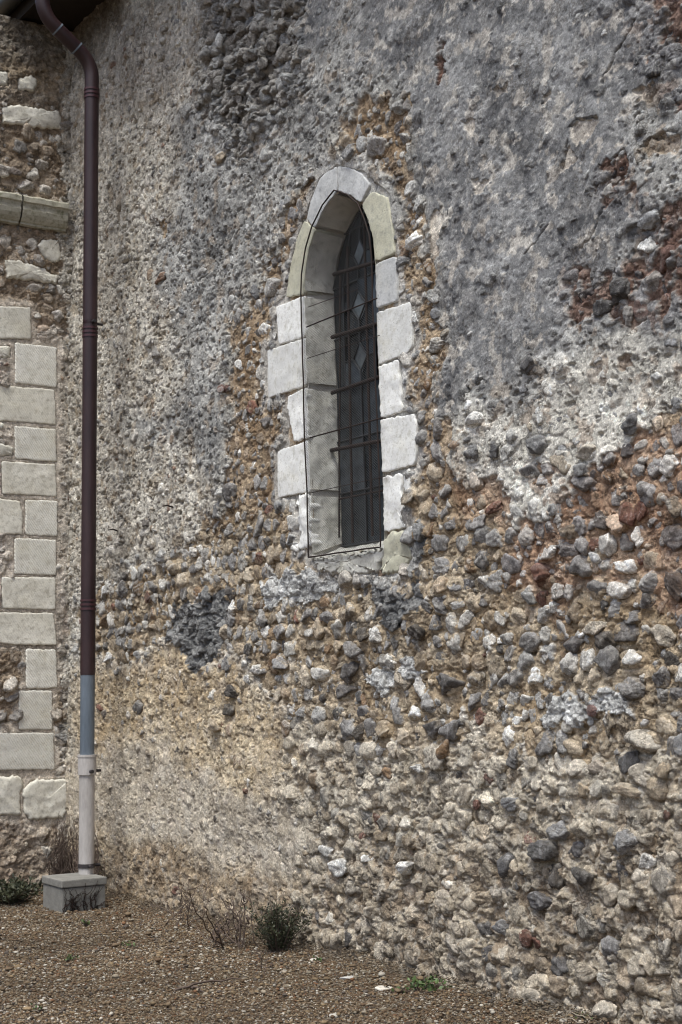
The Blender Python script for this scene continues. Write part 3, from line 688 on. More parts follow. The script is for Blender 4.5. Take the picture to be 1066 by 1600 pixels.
def lm_uv(L):
    out = []
    for a in L:
        c = wpx(a[0], a[1]); e = wpx(a[0] + a[2], a[1]); f = wpx(a[0], a[1] - a[3])
        out.append((c[0], c[1], abs(e[0] - c[0]), abs(f[1] - c[1]), a[4], a[5] if len(a) > 5 else .42))
    return out
def axis(segs):
    """segs: (start, end, step0, step1)"""
    out = []
    for a, b, s0, s1 in segs:
        x = a
        while x < b - 1e-6:
            out.append(x); t = (x - a) / (b - a); x += s0 + (s1 - s0) * t
    out.append(segs[-1][1]); return np.array(out)
UMAX = 8.6
ua = axis([(-0.03, 6.5, .0085, .0050), (6.5, UMAX, .006, .03)])
za = axis([(-0.12, 4.75, .0048, .0048), (4.75, 7.0, .006, .0075)])
def keepout_nave(u, z, mrg):
    q = np.array([u]), np.array([z])
    if not (SURR[:, 0].min() - .1 < u < SURR[:, 0].max() + .1 and SURR[:, 1].min() - .1 < z < SURR[:, 1].max() + .1): return False
    return in_poly(q[0], q[1], SURR)[0] or in_poly(q[0], q[1], HOLE_BIG)[0]
nave_root_loc = CORNER
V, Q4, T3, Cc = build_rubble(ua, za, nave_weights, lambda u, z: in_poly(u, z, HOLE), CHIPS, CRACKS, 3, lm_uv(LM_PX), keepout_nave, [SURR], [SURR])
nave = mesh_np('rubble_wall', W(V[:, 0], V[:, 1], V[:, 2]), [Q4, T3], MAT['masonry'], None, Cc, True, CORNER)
tag(nave, 'long flint rubble wall with flaking grey plaster around a pointed window', 'wall', None, 'thing')
OUMIN, OUMAX, OZMIN, OZMAX = OPEN[:, 0].min(), OPEN[:, 0].max(), OPEN[:, 1].min(), OPEN[:, 1].max()
b = MB()   # wall body behind the rubble face
for u0, u1, z0, z1 in ((-.6, OUMIN - .12, -.3, 7.0), (OUMAX + .12, UMAX, -.3, 7.0), (OUMIN - .12, OUMAX + .12, -.3, OZMIN - .12), (OUMIN - .12, OUMAX + .12, OZMAX + .12, 7.0)):
    b.box(W(u0, -.75, z0), UH * (u1 - u0), NH * .69, ZH * (z1 - z0))
b.box(W(OUMIN - .3, -.80, OZMIN - .3), UH * (OUMAX - OUMIN + .6), NH * .04, ZH * (OZMAX - OZMIN + .6))
b.build('wall_core', MAT['core'], nave, False)
nb = MB()
for x, y in ((272, 793), (186, 830)):
    c = wpx(x, y); P0 = W(c[0], 0, c[1]); nb = MB(); nb.tube([P0, P0 + NH * .05 + ZH * .012, P0 + NH * .09 + UH * .01 + ZH * .004], [.007, .006, .005], 6)
    nb.build('iron_pin', MAT['iron'], nave)

# ------------------------------------------------------------------ return wall on the left
LSURV = [(100, 's'), (150, 'w'), (300, 'L1'), (480, 'L1'), (560, 'L2'), (1010, 'L2'), (1200, 'L2'), (1290, 'L3'), (1420, 'L4')]
CLS['x'] = (0.05, .0070, .006, .008, (.42, .375, .33), (.55, .51, .46), (.30, .225, .155), (.42, .34, .26), .50, .34, .65, .34, .45, 'pale')
CLS['y'] = (0.65, .0060, .005, .004, (.46, .39, .33), (.60, .54, .47), (.40, .31, .24), (.50, .42, .35), .25, .25, .45, .30, .50, 'pale')
CLS['z'] = (0.80, .0080, .006, .006, (.33, .25, .18), (.44, .36, .28), (.30, .22, .15), (.38, .31, .23), .20, .25, .30, .30, .65, 'beige')
KEYS = list(CLS)
def ret_weights(w_, z):
    x, y = proj(W(np.zeros_like(w_), w_, z)); wt = np.zeros((len(w_), len(KEYS)))
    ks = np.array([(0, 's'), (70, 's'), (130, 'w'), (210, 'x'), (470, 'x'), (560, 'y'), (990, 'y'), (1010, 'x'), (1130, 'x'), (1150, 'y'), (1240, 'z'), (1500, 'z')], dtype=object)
    yy = ks[:, 0].astype(float); t = np.interp(y, yy, np.arange(len(yy))); i = np.clip(t.astype(int), 0, len(yy) - 2); a = t - i
    ci = np.array([KEYS.index(k) for k in ks[:, 1]])
    np.add.at(wt, (np.arange(len(w_)), ci[i]), 1 - a); np.add.at(wt, (np.arange(len(w_)), ci[i + 1]), a)
    jn = x > 93; wt[jn] *= .25; wt[jn, KEYS.index('l')] += .75
    return wt
ASH = [  # px outline, material, proud
 ([(-30, 478), (47, 481), (48, 530), (-30, 530)], 'old_stone'), ([(23, 536), (88, 543), (88, 606), (23, 599)], 'tooled_stone'),
 ([(-40, 600), (84, 609), (87, 664), (20, 659), (-40, 656)], 'old_stone'), ([(22, 666), (86, 671), (88, 722), (23, 717)], 'tooled_stone'),
 ([(2, 721), (86, 726), (88, 776), (3, 772)], 'old_stone'), ([(39, 781), (89, 783), (89, 838), (39, 836)], 'tooled_stone'),
 ([(-30, 776), (30, 783), (35, 807), (34, 835), (-30, 833)], 'old_stone'), ([(22, 841), (87, 844), (87, 899), (22, 897)], 'tooled_stone'),
 ([(2, 902), (86, 902), (86, 953), (3, 951)], 'old_stone'), ([(-40, 956), (83, 958), (88, 1008), (36, 1008), (-40, 1002)], 'old_stone'),
 ([(40, 1014), (87, 1015), (89, 1075), (40, 1076)], 'tooled_stone'), ([(29, 1079), (81, 1079), (82, 1140), (29, 1140)], 'tooled_stone'),
 ([(-50, 1145), (83, 1145), (85, 1202), (-50, 1204)], 'tooled_stone'),
 ([(3, 168), (22, 165), (60, 170), (92, 175), (96, 198), (93, 202), (60, 200), (30, 196), (3, 192)], 'old_stone'),
 ([(58, 385), (65, 376), (90, 375), (95, 388), (93, 405), (83, 412), (70, 405)], 'old_stone'),
 ([(7, 406), (33, 408), (40, 412), (66, 418), (89, 434), (87, 445), (66, 441), (44, 438), (10, 435)], 'old_stone'),
 ([(-20, 114), (12, 113), (13, 135), (-20, 136)], 'old_stone'), ([(25, 124), (50, 119), (58, 128), (52, 143), (28, 142)], 'old_stone'),
 ([(36, 1234), (49, 1219), (112, 1216), (116, 1222), (112, 1242), (106, 1255), (98, 1278), (45, 1281), (36, 1268)], 'old_stone'),
 ([(-20, 540), (15, 541), (16, 560), (-20, 560)], 'old_stone'), ([(-20, 684), (20, 700), (20, 712), (-20, 715)], 'old_stone'),
 ([(-30, 1214), (30, 1212), (37, 1224), (31, 1240), (32, 1272), (-30, 1276)], 'old_stone'),
]
ASHP = [lp(a[0]) for a in ASH]
def keepout_ret(w_, z, m):
    q = np.array([w_]), np.array([z])
    return any(in_poly(q[0], q[1], p.mean(0) + (p - p.mean(0)) * 1.14)[0] for p in ASHP)
wa = axis([(-.02, 1.1, .007, .007), (1.1, 2.4, .01, .04)]); zr = axis([(-.12, 4.75, .0065, .0065), (4.75, 6.9, .007, .008)])
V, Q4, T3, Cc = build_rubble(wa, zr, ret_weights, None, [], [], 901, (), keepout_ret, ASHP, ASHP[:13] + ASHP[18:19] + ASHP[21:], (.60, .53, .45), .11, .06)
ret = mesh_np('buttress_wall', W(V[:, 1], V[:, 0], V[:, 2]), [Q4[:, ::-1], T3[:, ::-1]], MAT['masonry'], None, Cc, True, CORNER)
tag(ret, 'short return wall with pale squared quoin blocks left of the drainpipe', 'wall', None, 'thing')
b = MB(); b.box(W(-1.2, -.05, -.3), UH * 1.15, NH * 2.45, ZH * 7.2); b.build('wall_core', MAT['core'], ret, False)

def outline_block(poly, face, mat, name, parent, proud=.012, depth=.16, rough=.003, seed=0, bulge=.0, bevel=.006, shrink=.0):
    """dressed stone: outline (a,z) on a wall plane, face(a, n, z) -> world"""
    P = np.array(poly, float); pts = []
    for i in range(len(P)):
        a, c = P[i], P[(i + 1) % len(P)]; n = max(2, int(np.linalg.norm(c - a) / .014))
        for k in range(n): pts.append(a + (c - a) * k / n)
    pts = np.array(pts)
    for _ in range(1): pts = .6 * pts + .2 * (np.roll(pts, 1, 0) + np.roll(pts, -1, 0))
    cen = pts.mean(0)
    ar = np.sum(P[:, 0] * np.roll(P[:, 1], -1) - np.roll(P[:, 0], -1) * P[:, 1])
    T = np.roll(pts, -1, 0) - np.roll(pts, 1, 0); T /= np.linalg.norm(T, axis=1)[:, None] + 1e-9
    NO = np.stack([T[:, 1], -T[:, 0]], 1) * (1 if ar > 0 else -1)
    pts = pts + NO * (rough * 1.5 * fbm(pts[:, 0] * 26 + seed, pts[:, 1] * 26, seed, 4, .6)[:, None] - shrink)
    rings = [(pts + NO * .0, -depth), (pts, proud - bevel), (pts - NO * bevel * .5, proud - bevel * .25), (pts - NO * bevel * 1.3, proud)]
    for s in (.92, .82, .71, .6, .49, .38, .27, .16, .07): rings.append((cen + (pts - NO * bevel * 1.3 - cen) * s, proud))
    N = len(pts); VV = []
    for k, (rr, hh) in enumerate(rings):
        nz = rough * .9 * fbm(rr[:, 0] * 9, rr[:, 1] * 9, seed + 5, 2, .5) * (1.0 if k < 5 else .8) if k >= 1 else 0
        VV.append(face(rr[:, 0], hh + nz + (bulge * (k - 1) / 12 if k > 1 else 0), rr[:, 1]))
    VV.append(face(np.array([cen[0]]), np.array([proud + bulge]), np.array([cen[1]])))
    VV = np.concatenate(VV); F = []
    for k in range(len(rings) - 1):
        for j in range(N):
            q = [k * N + j, k * N + (j + 1) % N, (k + 1) * N + (j + 1) % N, (k + 1) * N + j]; F.append(q)
    k = len(rings) - 1; tri = np.array([[k * N + j, k * N + (j + 1) % N, len(rings) * N] for j in range(N)])
    F = np.array(F)
    # orientation: outward face
    a, c, d = VV[tri[0]]; nn = np.cross(c - a, d - a); out = face(np.array([cen[0]]), np.array([1.0]), np.array([cen[1]]))[0] - face(np.array([cen[0]]), np.array([0.0]), np.array([cen[1]]))[0]
    if nn @ out < 0: F = F[:, ::-1]; tri = tri[:, ::-1]
    return mesh_np(name, VV, [F, tri], mat, parent, None, True)
face_w = lambda a, n, z: W(a, n, z)
face_l = lambda a, n, z: W(n, a, z)
for i, (a, mt) in enumerate(ASH):
    odd = i >= 13
    outline_block(ASHP[i], face_l, MAT[mt], 'quoin_block' if not odd else 'face_stone', ret, .018 if not odd else .024, .12, .003 if not odd else .009, i * 13 + 5, .004 if odd else 0, .006 if not odd else .014)
# moulded string course
t0 = lp([(0, 303), (103, 321)]); b0 = lp([(0, 352), (98, 361)])
zt = t0[:, 1].mean(); zb = b0[:, 1].mean()
H_ = zt - zb
prof = [(0, 1), (.085, .96), (.10, .90), (.10, .74), (.085, .70), (.078, .60), (.082, .48), (.075, .34), (.06, .22), (.04, .12), (.03, .10), (.03, .03), (0, 0)]
w_start = lp([(100, 335)])[0, 0]; w_mid = lp([(28, 325)])[0, 0]
for k, (wa0, wa1) in enumerate(((w_start, w_mid - .006), (w_mid + .006, 1.6))):
    nn = 40; VV = []; ww = np.linspace(wa0, wa1, nn)
    for pz in prof:
        o_ = .004 * fbm(ww * 9, np.full(nn, pz[1] * 3.0), 77 + k, 3)
        VV.append(W(pz[0] + o_ + .01, ww, zb + H_ * pz[1] + o_))
    VV = np.concatenate(VV); F = [[i * nn + j, i * nn + j + 1, (i + 1) * nn + j + 1, (i + 1) * nn + j] for i in range(len(prof) - 1) for j in range(nn - 1)]
    mesh_np('string_course', VV, [np.array(F), ], MAT['mossy_stone'], ret, None, False)

# ------------------------------------------------------------------ the pointed window
DEP, SPL = .185, .022
SILL_RISE = .07
win_loc = W(OPEN[:, 0].mean(), 0, OZMIN)
win = empty('church_window', tuple(win_loc))
tag(win, 'narrow pointed window with pale stone surround, leaded glass and wire guard', 'window', None, 'thing')
SUR = [
 ('voussoir', [(528, 261), (505, 276), (490, 308), (481, 344), (495, 356), (512, 321), (529, 299)], 'grey_stone', .004),
 ('voussoir', [(478, 345), (466, 376), (456, 420), (449, 465), (478, 460), (479, 430), (485, 390), (495, 358)], 'yellow_stone', .003),
 ('jamb_stone', [(434, 480), (478, 462), (480, 526), (438, 539)], 'white_stone', .003),
 ('jamb_stone', [(420, 548), (480, 528), (482, 602), (422, 622)], 'white_stone', .003),
 ('jamb_stone', [(452, 619), (482, 606), (484, 685), (462, 690), (458, 665), (453, 645)], 'white_stone', .007),
 ('jamb_stone', [(436, 705), (484, 688), (487, 768), (437, 778)], 'white_stone', .003),
 ('jamb_stone', [(466, 777), (488, 772), (490, 853), (468, 855), (472, 835), (466, 815), (471, 795)], 'white_stone', .016),
 ('voussoir', [(530, 261), (549, 262), (568, 273), (581, 288), (567, 318), (551, 306), (531, 299)], 'grey_stone', .004),
 ('voussoir', [(568, 320), (584, 300), (606, 308), (615, 352), (619, 397), (589, 409), (585, 369), (578, 345)], 'yellow_stone', .004),
 ('jamb_stone', [(589, 413), (621, 401), (623, 470), (591, 482)], 'grey_stone', .003),
 ('jamb_stone', [(591, 489), (644, 472), (647, 541), (640, 552), (594, 570)], 'white_stone', .003),
 ('jamb_stone', [(594, 573), (625, 562), (630, 643), (598, 654)], 'white_stone', .006),
 ('jamb_stone', [(597, 657), (648, 647), (653, 660), (653, 712), (649, 727), (600, 739)], 'white_stone', .004),
 ('jamb_stone', [(601, 745), (630, 741), (628, 765), (635, 824), (603, 831)], 'white_stone', .007),
 ('sill_stone', [(606, 836), (622, 830), (636, 833), (645, 876), (617, 897), (596, 894)], 'yellow_stone', .014),
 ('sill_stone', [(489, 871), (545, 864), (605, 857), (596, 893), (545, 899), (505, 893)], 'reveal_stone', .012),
 ('jamb_stone', [(633, 738), (648, 733), (646, 750), (637, 778), (632, 760)], 'white_stone', .010),
]
for i, (nm, p, mt, ro) in enumerate(SUR):
    outline_block(wp(p), face_w, MAT[mt], nm, win, .013 if i not in (15,) else .02, .17, ro, 300 + i * 17, 0, .0035 if ro < .01 else .010)
# reveals: front outline -> inner outline
cu = .5 * (OUMIN + OUMAX)
def inner(P, k=1.0):
    Q = P.copy(); ap = OPEN[10]
    side = np.sign(cu - P[:, 0]) * np.clip(np.abs(cu - P[:, 0]) / .12, 0, 1)
    Q[:, 0] += side * SPL * k
    Q[:, 1] -= SPL * k * sstep(OPEN[5, 1], ap[1], P[:, 1])
    Q[:, 1] += SILL_RISE * k * sstep(OZMIN + .35, OZMIN, P[:, 1])
    return Q
def dense(P, step=.02):
    out = []
    for a, c in zip(P[:-1], P[1:]):
        n = max(2, int(np.linalg.norm(c - a) / step))
        for k in range(n): out.append(a + (c - a) * k / n)
    out.append(P[-1]); return np.array(out)
def reveal(P, mat, nm, rough, seed, trim=.0005):
    P = dense(P); s = np.concatenate([[0], np.cumsum(np.linalg.norm(np.diff(P, axis=0), axis=1))]); m = (s >= trim) & (s <= s[-1] - trim); P = P[m]; s = s[m]
    nr = 13; VV = []; T = np.gradient(P, axis=0); T /= np.linalg.norm(T, axis=1)[:, None]; NO = np.stack([T[:, 1], -T[:, 0]], 1)   # towards the opening (outline runs left -> apex -> right)
    for k in range(nr):
        f = k / (nr - 1); q = inner(P, f); dn = -DEP * f + .010 * (1 - f)
        r = rough * fbm(s * 9 + seed, np.full(len(s), f * 3.0), seed, 2, .5)
        q = q + NO * (np.maximum(r, -.003) + .001 + .003 * math.sin(f * 3.1))[:, None]
        VV.append(W(q[:, 0], dn, q[:, 1]))
    N = len(P); VV = np.concatenate(VV)
    F = np.array([[k * N + j, k * N + j + 1, (k + 1) * N + j + 1, (k + 1) * N + j] for k in range(nr - 1) for j in range(N - 1)])
    return mesh_np(nm, VV, F[:, ::-1], mat, win, None, True)
cuts = [0, 1, 3, 5, 8, 10, 12, 16, 21]
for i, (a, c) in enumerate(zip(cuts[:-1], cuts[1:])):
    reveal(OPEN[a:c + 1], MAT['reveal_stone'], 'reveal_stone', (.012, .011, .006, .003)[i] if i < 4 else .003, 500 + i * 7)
# backing behind the joints
P = dense(OPEN); ctr = np.array([cu, .5 * (OZMIN + OZMAX)])
Pb = P + np.sign(P - ctr) * .010; N = len(Pb); VV = np.concatenate([W(Pb[:, 0], .004, Pb[:, 1]), W(inner(Pb)[:, 0], -DEP - .02, inner(Pb)[:, 1])])
mesh_np('reveal_mortar', VV, np.array([[j, N + j, N + j + 1, j + 1] for j in range(N - 1)]), MAT['joint'], win, None, True)
# sloping inner sill
sl0, sl1 = OPEN[0], OPEN[-1]; nn, mm = 40, 14; VV = []
for k in range(mm):
    f = k / (mm - 1); a = inner(OPEN[:1], f)[0]; c = inner(OPEN[-1:], f)[0]; t = np.linspace(-.02, 1.02, nn)
    uu = a[0] + (c[0] - a[0]) * t; zz = a[1] + (c[1] - a[1]) * t + .012 * fbm(uu * 14, np.full(nn, f * 3), 61, 3) - .006
    VV.append(W(uu, .015 - (DEP + .03) * f, zz))
VV = np.concatenate(VV); mesh_np('sill_slope', VV, np.array([[k * nn + j, k * nn + j + 1, (k + 1) * nn + j + 1, (k + 1) * nn + j] for k in range(mm - 1) for j in range(nn - 1)]), MAT['reveal_stone'], win, None, True)
# glazing: panes between lead lines, on the plane DEP behind the face
INN = inner(dense(OPEN, .03)); gz0, gz1 = INN[:, 1].min(), INN[:, 1].max(); gu0, gu1 = INN[:, 0].min(), INN[:, 0].max()
def gpx(pts): return wp(pts, DEP)
def span_at(z):
    """opening width on the glass plane at height z"""
    xs = []
    for a, c in zip(INN, np.roll(INN, -1, 0)):
        if (a[1] > z) != (c[1] > z): xs.append(a[0] + (z - a[1]) / (c[1] - a[1]) * (c[0] - a[0]))
    return (min(xs), max(xs)) if len(xs) >= 2 else (cu, cu)
pane = MB(); lead = MB(); LOZ = []; Z_PLAIN = gpx([(560, 640)])[0, 1]
def pane_poly(pts, tilt, pane=None):
    pane = pane or globals()['pane']
    pts = np.array(pts); c = pts.mean(0); pts = c + (pts - c) * .985
    nrm = -DEP - .004 + (pts[:, 0] - c[0]) * tilt[0] + (pts[:, 1] - c[1]) * tilt[1]
    V_ = np.concatenate([W(pts[:, 0], nrm, pts[:, 1]), W([c[0]], [-DEP - .004], [c[1]])]); n = len(pts)
    ar = np.sum(pts[:, 0] * np.roll(pts[:, 1], -1) - np.roll(pts[:, 0], -1) * pts[:, 1])
    pane.add(V_, [[j, (j + 1) % n, n] if ar > 0 else [(j + 1) % n, j, n] for j in range(n)])
def came(a, c, wd=.006):
    a = np.array(a); c = np.array(c); n = max(2, int(np.linalg.norm(c - a) / .04) + 1); t = np.linspace(0, 1, n)[:, None]; p = a + (c - a) * t
    lead.tube(W(p[:, 0], -DEP + .002, p[:, 1]), wd, 6)
rr = random.Random(5)
ROWH = .315; z = gz0
NR = int((gz1 - gz0) / ROWH) + 1
for j in range(NR):
    za_, zb_ = gz0 + j * ROWH, min(gz0 + (j + 1) * ROWH, gz1 - .005); zm = .5 * (za_ + zb_)
    (a0, a1), (b0_, b1) = span_at(za_ + .004), span_at(zb_ - .004)
    if zb_ - za_ < .02: continue
    def X(f, t): lo = a0 + (b0_ - a0) * t; hi = a1 + (b1 - a1) * t; f = f * .76 if f <= .8 else .608 + (f - .8) * 1.96; return lo + (hi - lo) * f
    def pt(f, t): return (X(f, t), za_ + (zb_ - za_) * t)
    tl = lambda: (rr.uniform(-.10, .10), rr.uniform(-.10, .10))
    q = (.0, .20, .36, .64, .80, 1.0)
    if zm < Z_PLAIN:
        pane_poly([pt(0, 0), pt(.5, 0), pt(.5, 1), pt(0, 1)], (0, .01)); pane_poly([pt(.5, 0), pt(1, 0), pt(1, 1), pt(.5, 1)], (.02, 0)); came(pt(.5, 0), pt(.5, 1)); came(pt(0, 0), pt(1, 0)); continue
    pane_poly([pt(0, 0), pt(.2, 0), pt(.2, 1), pt(0, 1)], tl()); pane_poly([pt(.8, 0), pt(1, 0), pt(1, 1), pt(.8, 1)], tl())
    LOZ.append(MB()); pane_poly([pt(.5, .22), pt(.64, .5), pt(.5, .78), pt(.36, .5)], tl(), LOZ[-1])
    pane_poly([pt(.2, 0), pt(.5, 0), pt(.5, .22), pt(.36, .5), pt(.2, .5)], tl()); pane_poly([pt(.5, 0), pt(.8, 0), pt(.8, .5), pt(.64, .5), pt(.5, .22)], tl())
    pane_poly([pt(.2, .5), pt(.36, .5), pt(.5, .78), pt(.5, 1), pt(.2, 1)], tl()); pane_poly([pt(.8, .5), pt(.8, 1), pt(.5, 1), pt(.5, .78), pt(.64, .5)], tl())
    for A, B in (((.2, 0), (.2, 1)), ((.8, 0), (.8, 1)), ((.5, .22), (.64, .5)), ((.64, .5), (.5, .78)), ((.5, .78), (.36, .5)), ((.36, .5), (.5, .22)), ((.5, 0), (.5, .22)), ((.5, .78), (.5, 1)), ((.2, .5), (.36, .5)), ((.64, .5), (.8, .5)), ((0, 0), (1, 0))):
        came(pt(*A), pt(*B))
glaz = pane.build('glazing', MAT['glass'], win); lead.build('lead_lines', MAT['lead'], glaz); [mbx.build('lozenge_pane', MAT['pale_glass'], glaz) for mbx in LOZ]
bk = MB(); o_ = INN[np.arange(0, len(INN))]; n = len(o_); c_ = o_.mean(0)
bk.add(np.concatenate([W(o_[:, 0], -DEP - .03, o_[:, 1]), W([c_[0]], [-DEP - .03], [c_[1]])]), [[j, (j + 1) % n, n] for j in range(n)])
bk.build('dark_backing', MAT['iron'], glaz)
# iron bars just in front of the glass
BD = DEP - .05
def bar(p, q, r, name='iron_bar', dep=BD, k=8, parent=win):
    a, c = wpx(*p, dep), wpx(*q, dep); t = np.linspace(0, 1, 8)[:, None]; s = a + (c - a) * t
    m = MB(); m.tube(W(s[:, 0], -dep + .001 * np.sin(np.arange(8) * 1.7), s[:, 1]), r, k); return m.build(name, MAT['iron'], parent)
bar((543, 385), (551, 848), .0085); bar((569, 340), (582, 838), .0085); bar((532, 420), (530, 840), .006)
for p, q in (((522, 429), (600, 406)), ((519, 527), (600, 503)), ((519, 614), (605, 585)), ((511, 705), (606, 687))): bar(p, q, .0125)
bar((530, 780), (606, 765), .006)
# wire guard on the wall face
GP = OPEN.copy(); GP[:, 0] += .0; GN = .036
gp = dense(np.concatenate([GP, GP[:1]]), .03); gp = gp + .004 * np.stack([perlin(gp[:, 1] * 5, gp[:, 0] * 5, 3), perlin(gp[:, 1] * 4, gp[:, 0] * 4, 4)], 1)
m = MB(); m.tube(W(gp[:, 0], GN, gp[:, 1]), .0048, 6, False); guard = m.build('wire_guard', MAT['iron'], win)
for p, q in (((480, 511), (590, 466)), ((485, 684), (598, 653)), ((482, 480), (560, 452)), ((481, 560), (594, 524)), ((487, 770), (601, 745))):
    a, c = wpx(*p, -GN), wpx(*q, -GN); m = MB(); m.tube(W([a[0], c[0]], GN + .003, [a[1], c[1]]), .0042 if p[1] in (511, 684) else .0022, 6); m.build('guard_rod', MAT['iron'], guard)
m = MB(); PIT = .0125; poly = GP; wires = []
def clip_line(p0, d):
    ts = []
    for a, c in zip(poly, np.roll(poly, -1, 0)):
        e = c - a; den = d[0] * e[1] - d[1] * e[0]
        if abs(den) < 1e-9: continue
        q = a - p0; t = (q[0] * e[1] - q[1] * e[0]) / den; s = (q[0] * d[1] - q[1] * d[0]) / den
        if 0 <= s < 1: ts.append(t)
    ts.sort(); return [(p0 + d * ts[i], p0 + d * ts[i + 1]) for i in range(0, len(ts) - 1, 2)]
for sgn in (1, -1):
    d = np.array([math.cos(math.radians(33)), sgn * math.sin(math.radians(33))]); nn_ = np.array([-d[1], d[0]])
    for k in range(-260, 260):
        for a, c in clip_line(np.array([cu, .5 * (OZMIN + OZMAX)]) + nn_ * k * PIT, d):
            if np.linalg.norm(c - a) > .004: m.tube(W([a[0], c[0]], GN - .004 + .0012 * sgn, [a[1], c[1]]), .00050, 3, False)
m.build('wire_mesh', MAT['wire'], guard)

# ------------------------------------------------------------------ drainpipe
pb = gnd(135, 1365, .215)      # foot of the pipe on the concrete box lid (a point on the lid)
PR = .055
rel = pb - CORNER; pu, pn = float(rel @ UH), float(rel @ NH); print('PIPE', pu, pn)
top_ = None
def pipe_z(y):   # height of photo row y along the pipe axis
    d = ray(145, y); a = np.array([pb[0] - CAM[0], pb[1] - CAM[1]]); t = (a @ a) / (d[:2] @ a); return EYE + t * d[2]
pipe = empty('drainpipe', (pb[0], pb[1], 0)); tag(pipe, 'tall downpipe in the corner, brown above, grey then pale below', 'drainpipe')
def axis_pt(z): return np.array([pb[0], pb[1], z]) + UH * .012 * (z / 6.0)
Z = {k: pipe_z(k) for k in (1369, 1200, 1182, 1190, 1050, 945, 520, 148, 128)}
def run(name, z0, z1, r, mat, k=20):
    mb = MB(); mb.tube([axis_pt(z0 + (z1 - z0) * t) for t in np.linspace(0, 1, 6)], r, k); return mb.build(name, mat, pipe)
run('pale_pipe', .205, Z[1190], .054, MAT['pale_pvc'])
run('pale_socket', Z[1190] - .09, Z[1182] + .005, .0645, MAT['pale_pvc'])
run('socket_rim', Z[1182] - .002, Z[1182] + .014, .068, MAT['pale_pvc'])
run('grey_pipe', Z[1190], Z[1050], .051, MAT['zinc'])
zt_ = Z[148]
run('brown_pipe', Z[1050] - .02, zt_, .053, MAT['brown_metal'])
for y in (945, 520, 148):
    for dz in (-.03, 0, .03): run('joint_ring', Z[y] + dz - .008, Z[y] + dz + .008, .058, MAT['brown_joint'])
# pipe clamps, screwed to the wall
def clamp(z, r, mat):
    cl = run('clamp', z - .014, z + .014, r + .005, mat)
    mb = MB(); c = axis_pt(z); mb.tube([c - NH * r, c - NH * (r + .05)], .010, 8); mb.build('clamp_bracket', MAT['dark_clamp'], cl)
    for sg, ln in ((1, .04), (-1, .03)):
        mb = MB(); mb.tube([c + UH * sg * (r - .01), c + UH * sg * (r + ln)], .013, 8); mb.build('clamp_lug', MAT['dark_clamp'], cl)
clamp(Z[1200] - .02, .055, MAT['dark_clamp']); clamp(pipe_z(1352), .054, MAT['dark_clamp']); clamp(Z[520] + .07, .048, MAT['brown_joint']); 
# swan neck out to the gutter
EAVE_Z = 6.93
GUT_N = float((on_plane(np.array(28.0), np.array(22.0), np.array([0, 0, EAVE_Z]), ZH) - CORNER) @ NH)
p0 = axis_pt(zt_); p2 = axis_pt(zt_ + .10)
def bez(a, b_, c, n=10): t = np.linspace(0, 1, n)[:, None]; return (1 - t) ** 2 * a + 2 * t * (1 - t) * b_ + t * t * c
gx, gz = np.array(70.0), np.array(28.0)
# lower elbow at px (148,105); upper elbow at px (66,25) lies outwards along NH
P_el = axis_pt(pipe_z(100))
cand = on_plane(np.array(66.0), np.array(22.0), P_el, UH)      # plane through the pipe, square to the nave wall
dirv = cand - P_el; Lr = np.linalg.norm(dirv); dirv /= Lr
path = np.concatenate([[p0], bez(P_el - ZH * .12, P_el, P_el + dirv * .13), bez(cand - dirv * .13, cand, cand + ZH * .13), [cand + ZH * .5]])
mb = MB(); mb.tube(path, .053, 20); neck = mb.build('swan_neck', MAT['brown_metal'], pipe)
for q in (P_el + dirv * .15, cand - dirv * .15):
    mb = MB(); mb.tube([q - dirv * .006, q + dirv * .006], .0555, 20); mb.build('joint_ring', MAT['zinc'], neck)

# ------------------------------------------------------------------ concrete box at the foot of the pipe
zt_box = .215
g1, g2, g3 = gnd(67, 1424), gnd(97, 1427), gnd(165, 1420)
ex = (g3 - g2); ey = (g1 - g2); Lx = np.linalg.norm(ex); ex /= Lx; ey = ey - ex * (ey @ ex); Ly = max(np.linalg.norm(ey), .3); ey /= np.linalg.norm(ey)
if (ey @ F_) < 0: ey = -ey
Ly = min((q for q in np.linspace(.05, .6, 60)), key=lambda q: abs(float(proj((g2 + ey * q)[None])[0][0]) - 67.0)); print('box', Lx, Ly)
box = empty('concrete_box', tuple(g2)); tag(box, 'grey concrete drain box with thick lid under the drainpipe', 'drain box')
def soft_box(name, o, ax, ay, az, mat, parent, bev=.008):
    import bmesh
    bm = bmesh.new(); vs_ = [bm.verts.new(o + i * ax + j * ay + k * az - np.array(parent.location)) for k in (0, 1) for j in (0, 1) for i in (0, 1)]
    for f in [[0, 2, 3, 1], [4, 5, 7, 6], [0, 1, 5, 4], [2, 6, 7, 3], [0, 4, 6, 2], [1, 3, 7, 5]]: bm.faces.new([vs_[q] for q in f])
    bmesh.ops.recalc_face_normals(bm, faces=bm.faces); bmesh.ops.bevel(bm, geom=bm.edges[:], offset=bev, segments=2, affect='EDGES', profile=.6)
    me = bpy.data.meshes.new(name); bm.to_mesh(me); bm.free(); me.materials.append(mat); ob = bpy.data.objects.new(name, me); COL.objects.link(ob); ob.parent = parent; return ob
soft_box('box_body', g2 - ZH * .1, ex * Lx, ey * Ly, ZH * (.1 + zt_box - .055), MAT['concrete'], box)
soft_box('lid', g2 + ZH * (zt_box - .052) - ex * .008 - ey * .008, ex * (Lx + .016), ey * (Ly + .016), ZH * .052, MAT['concrete'], box)

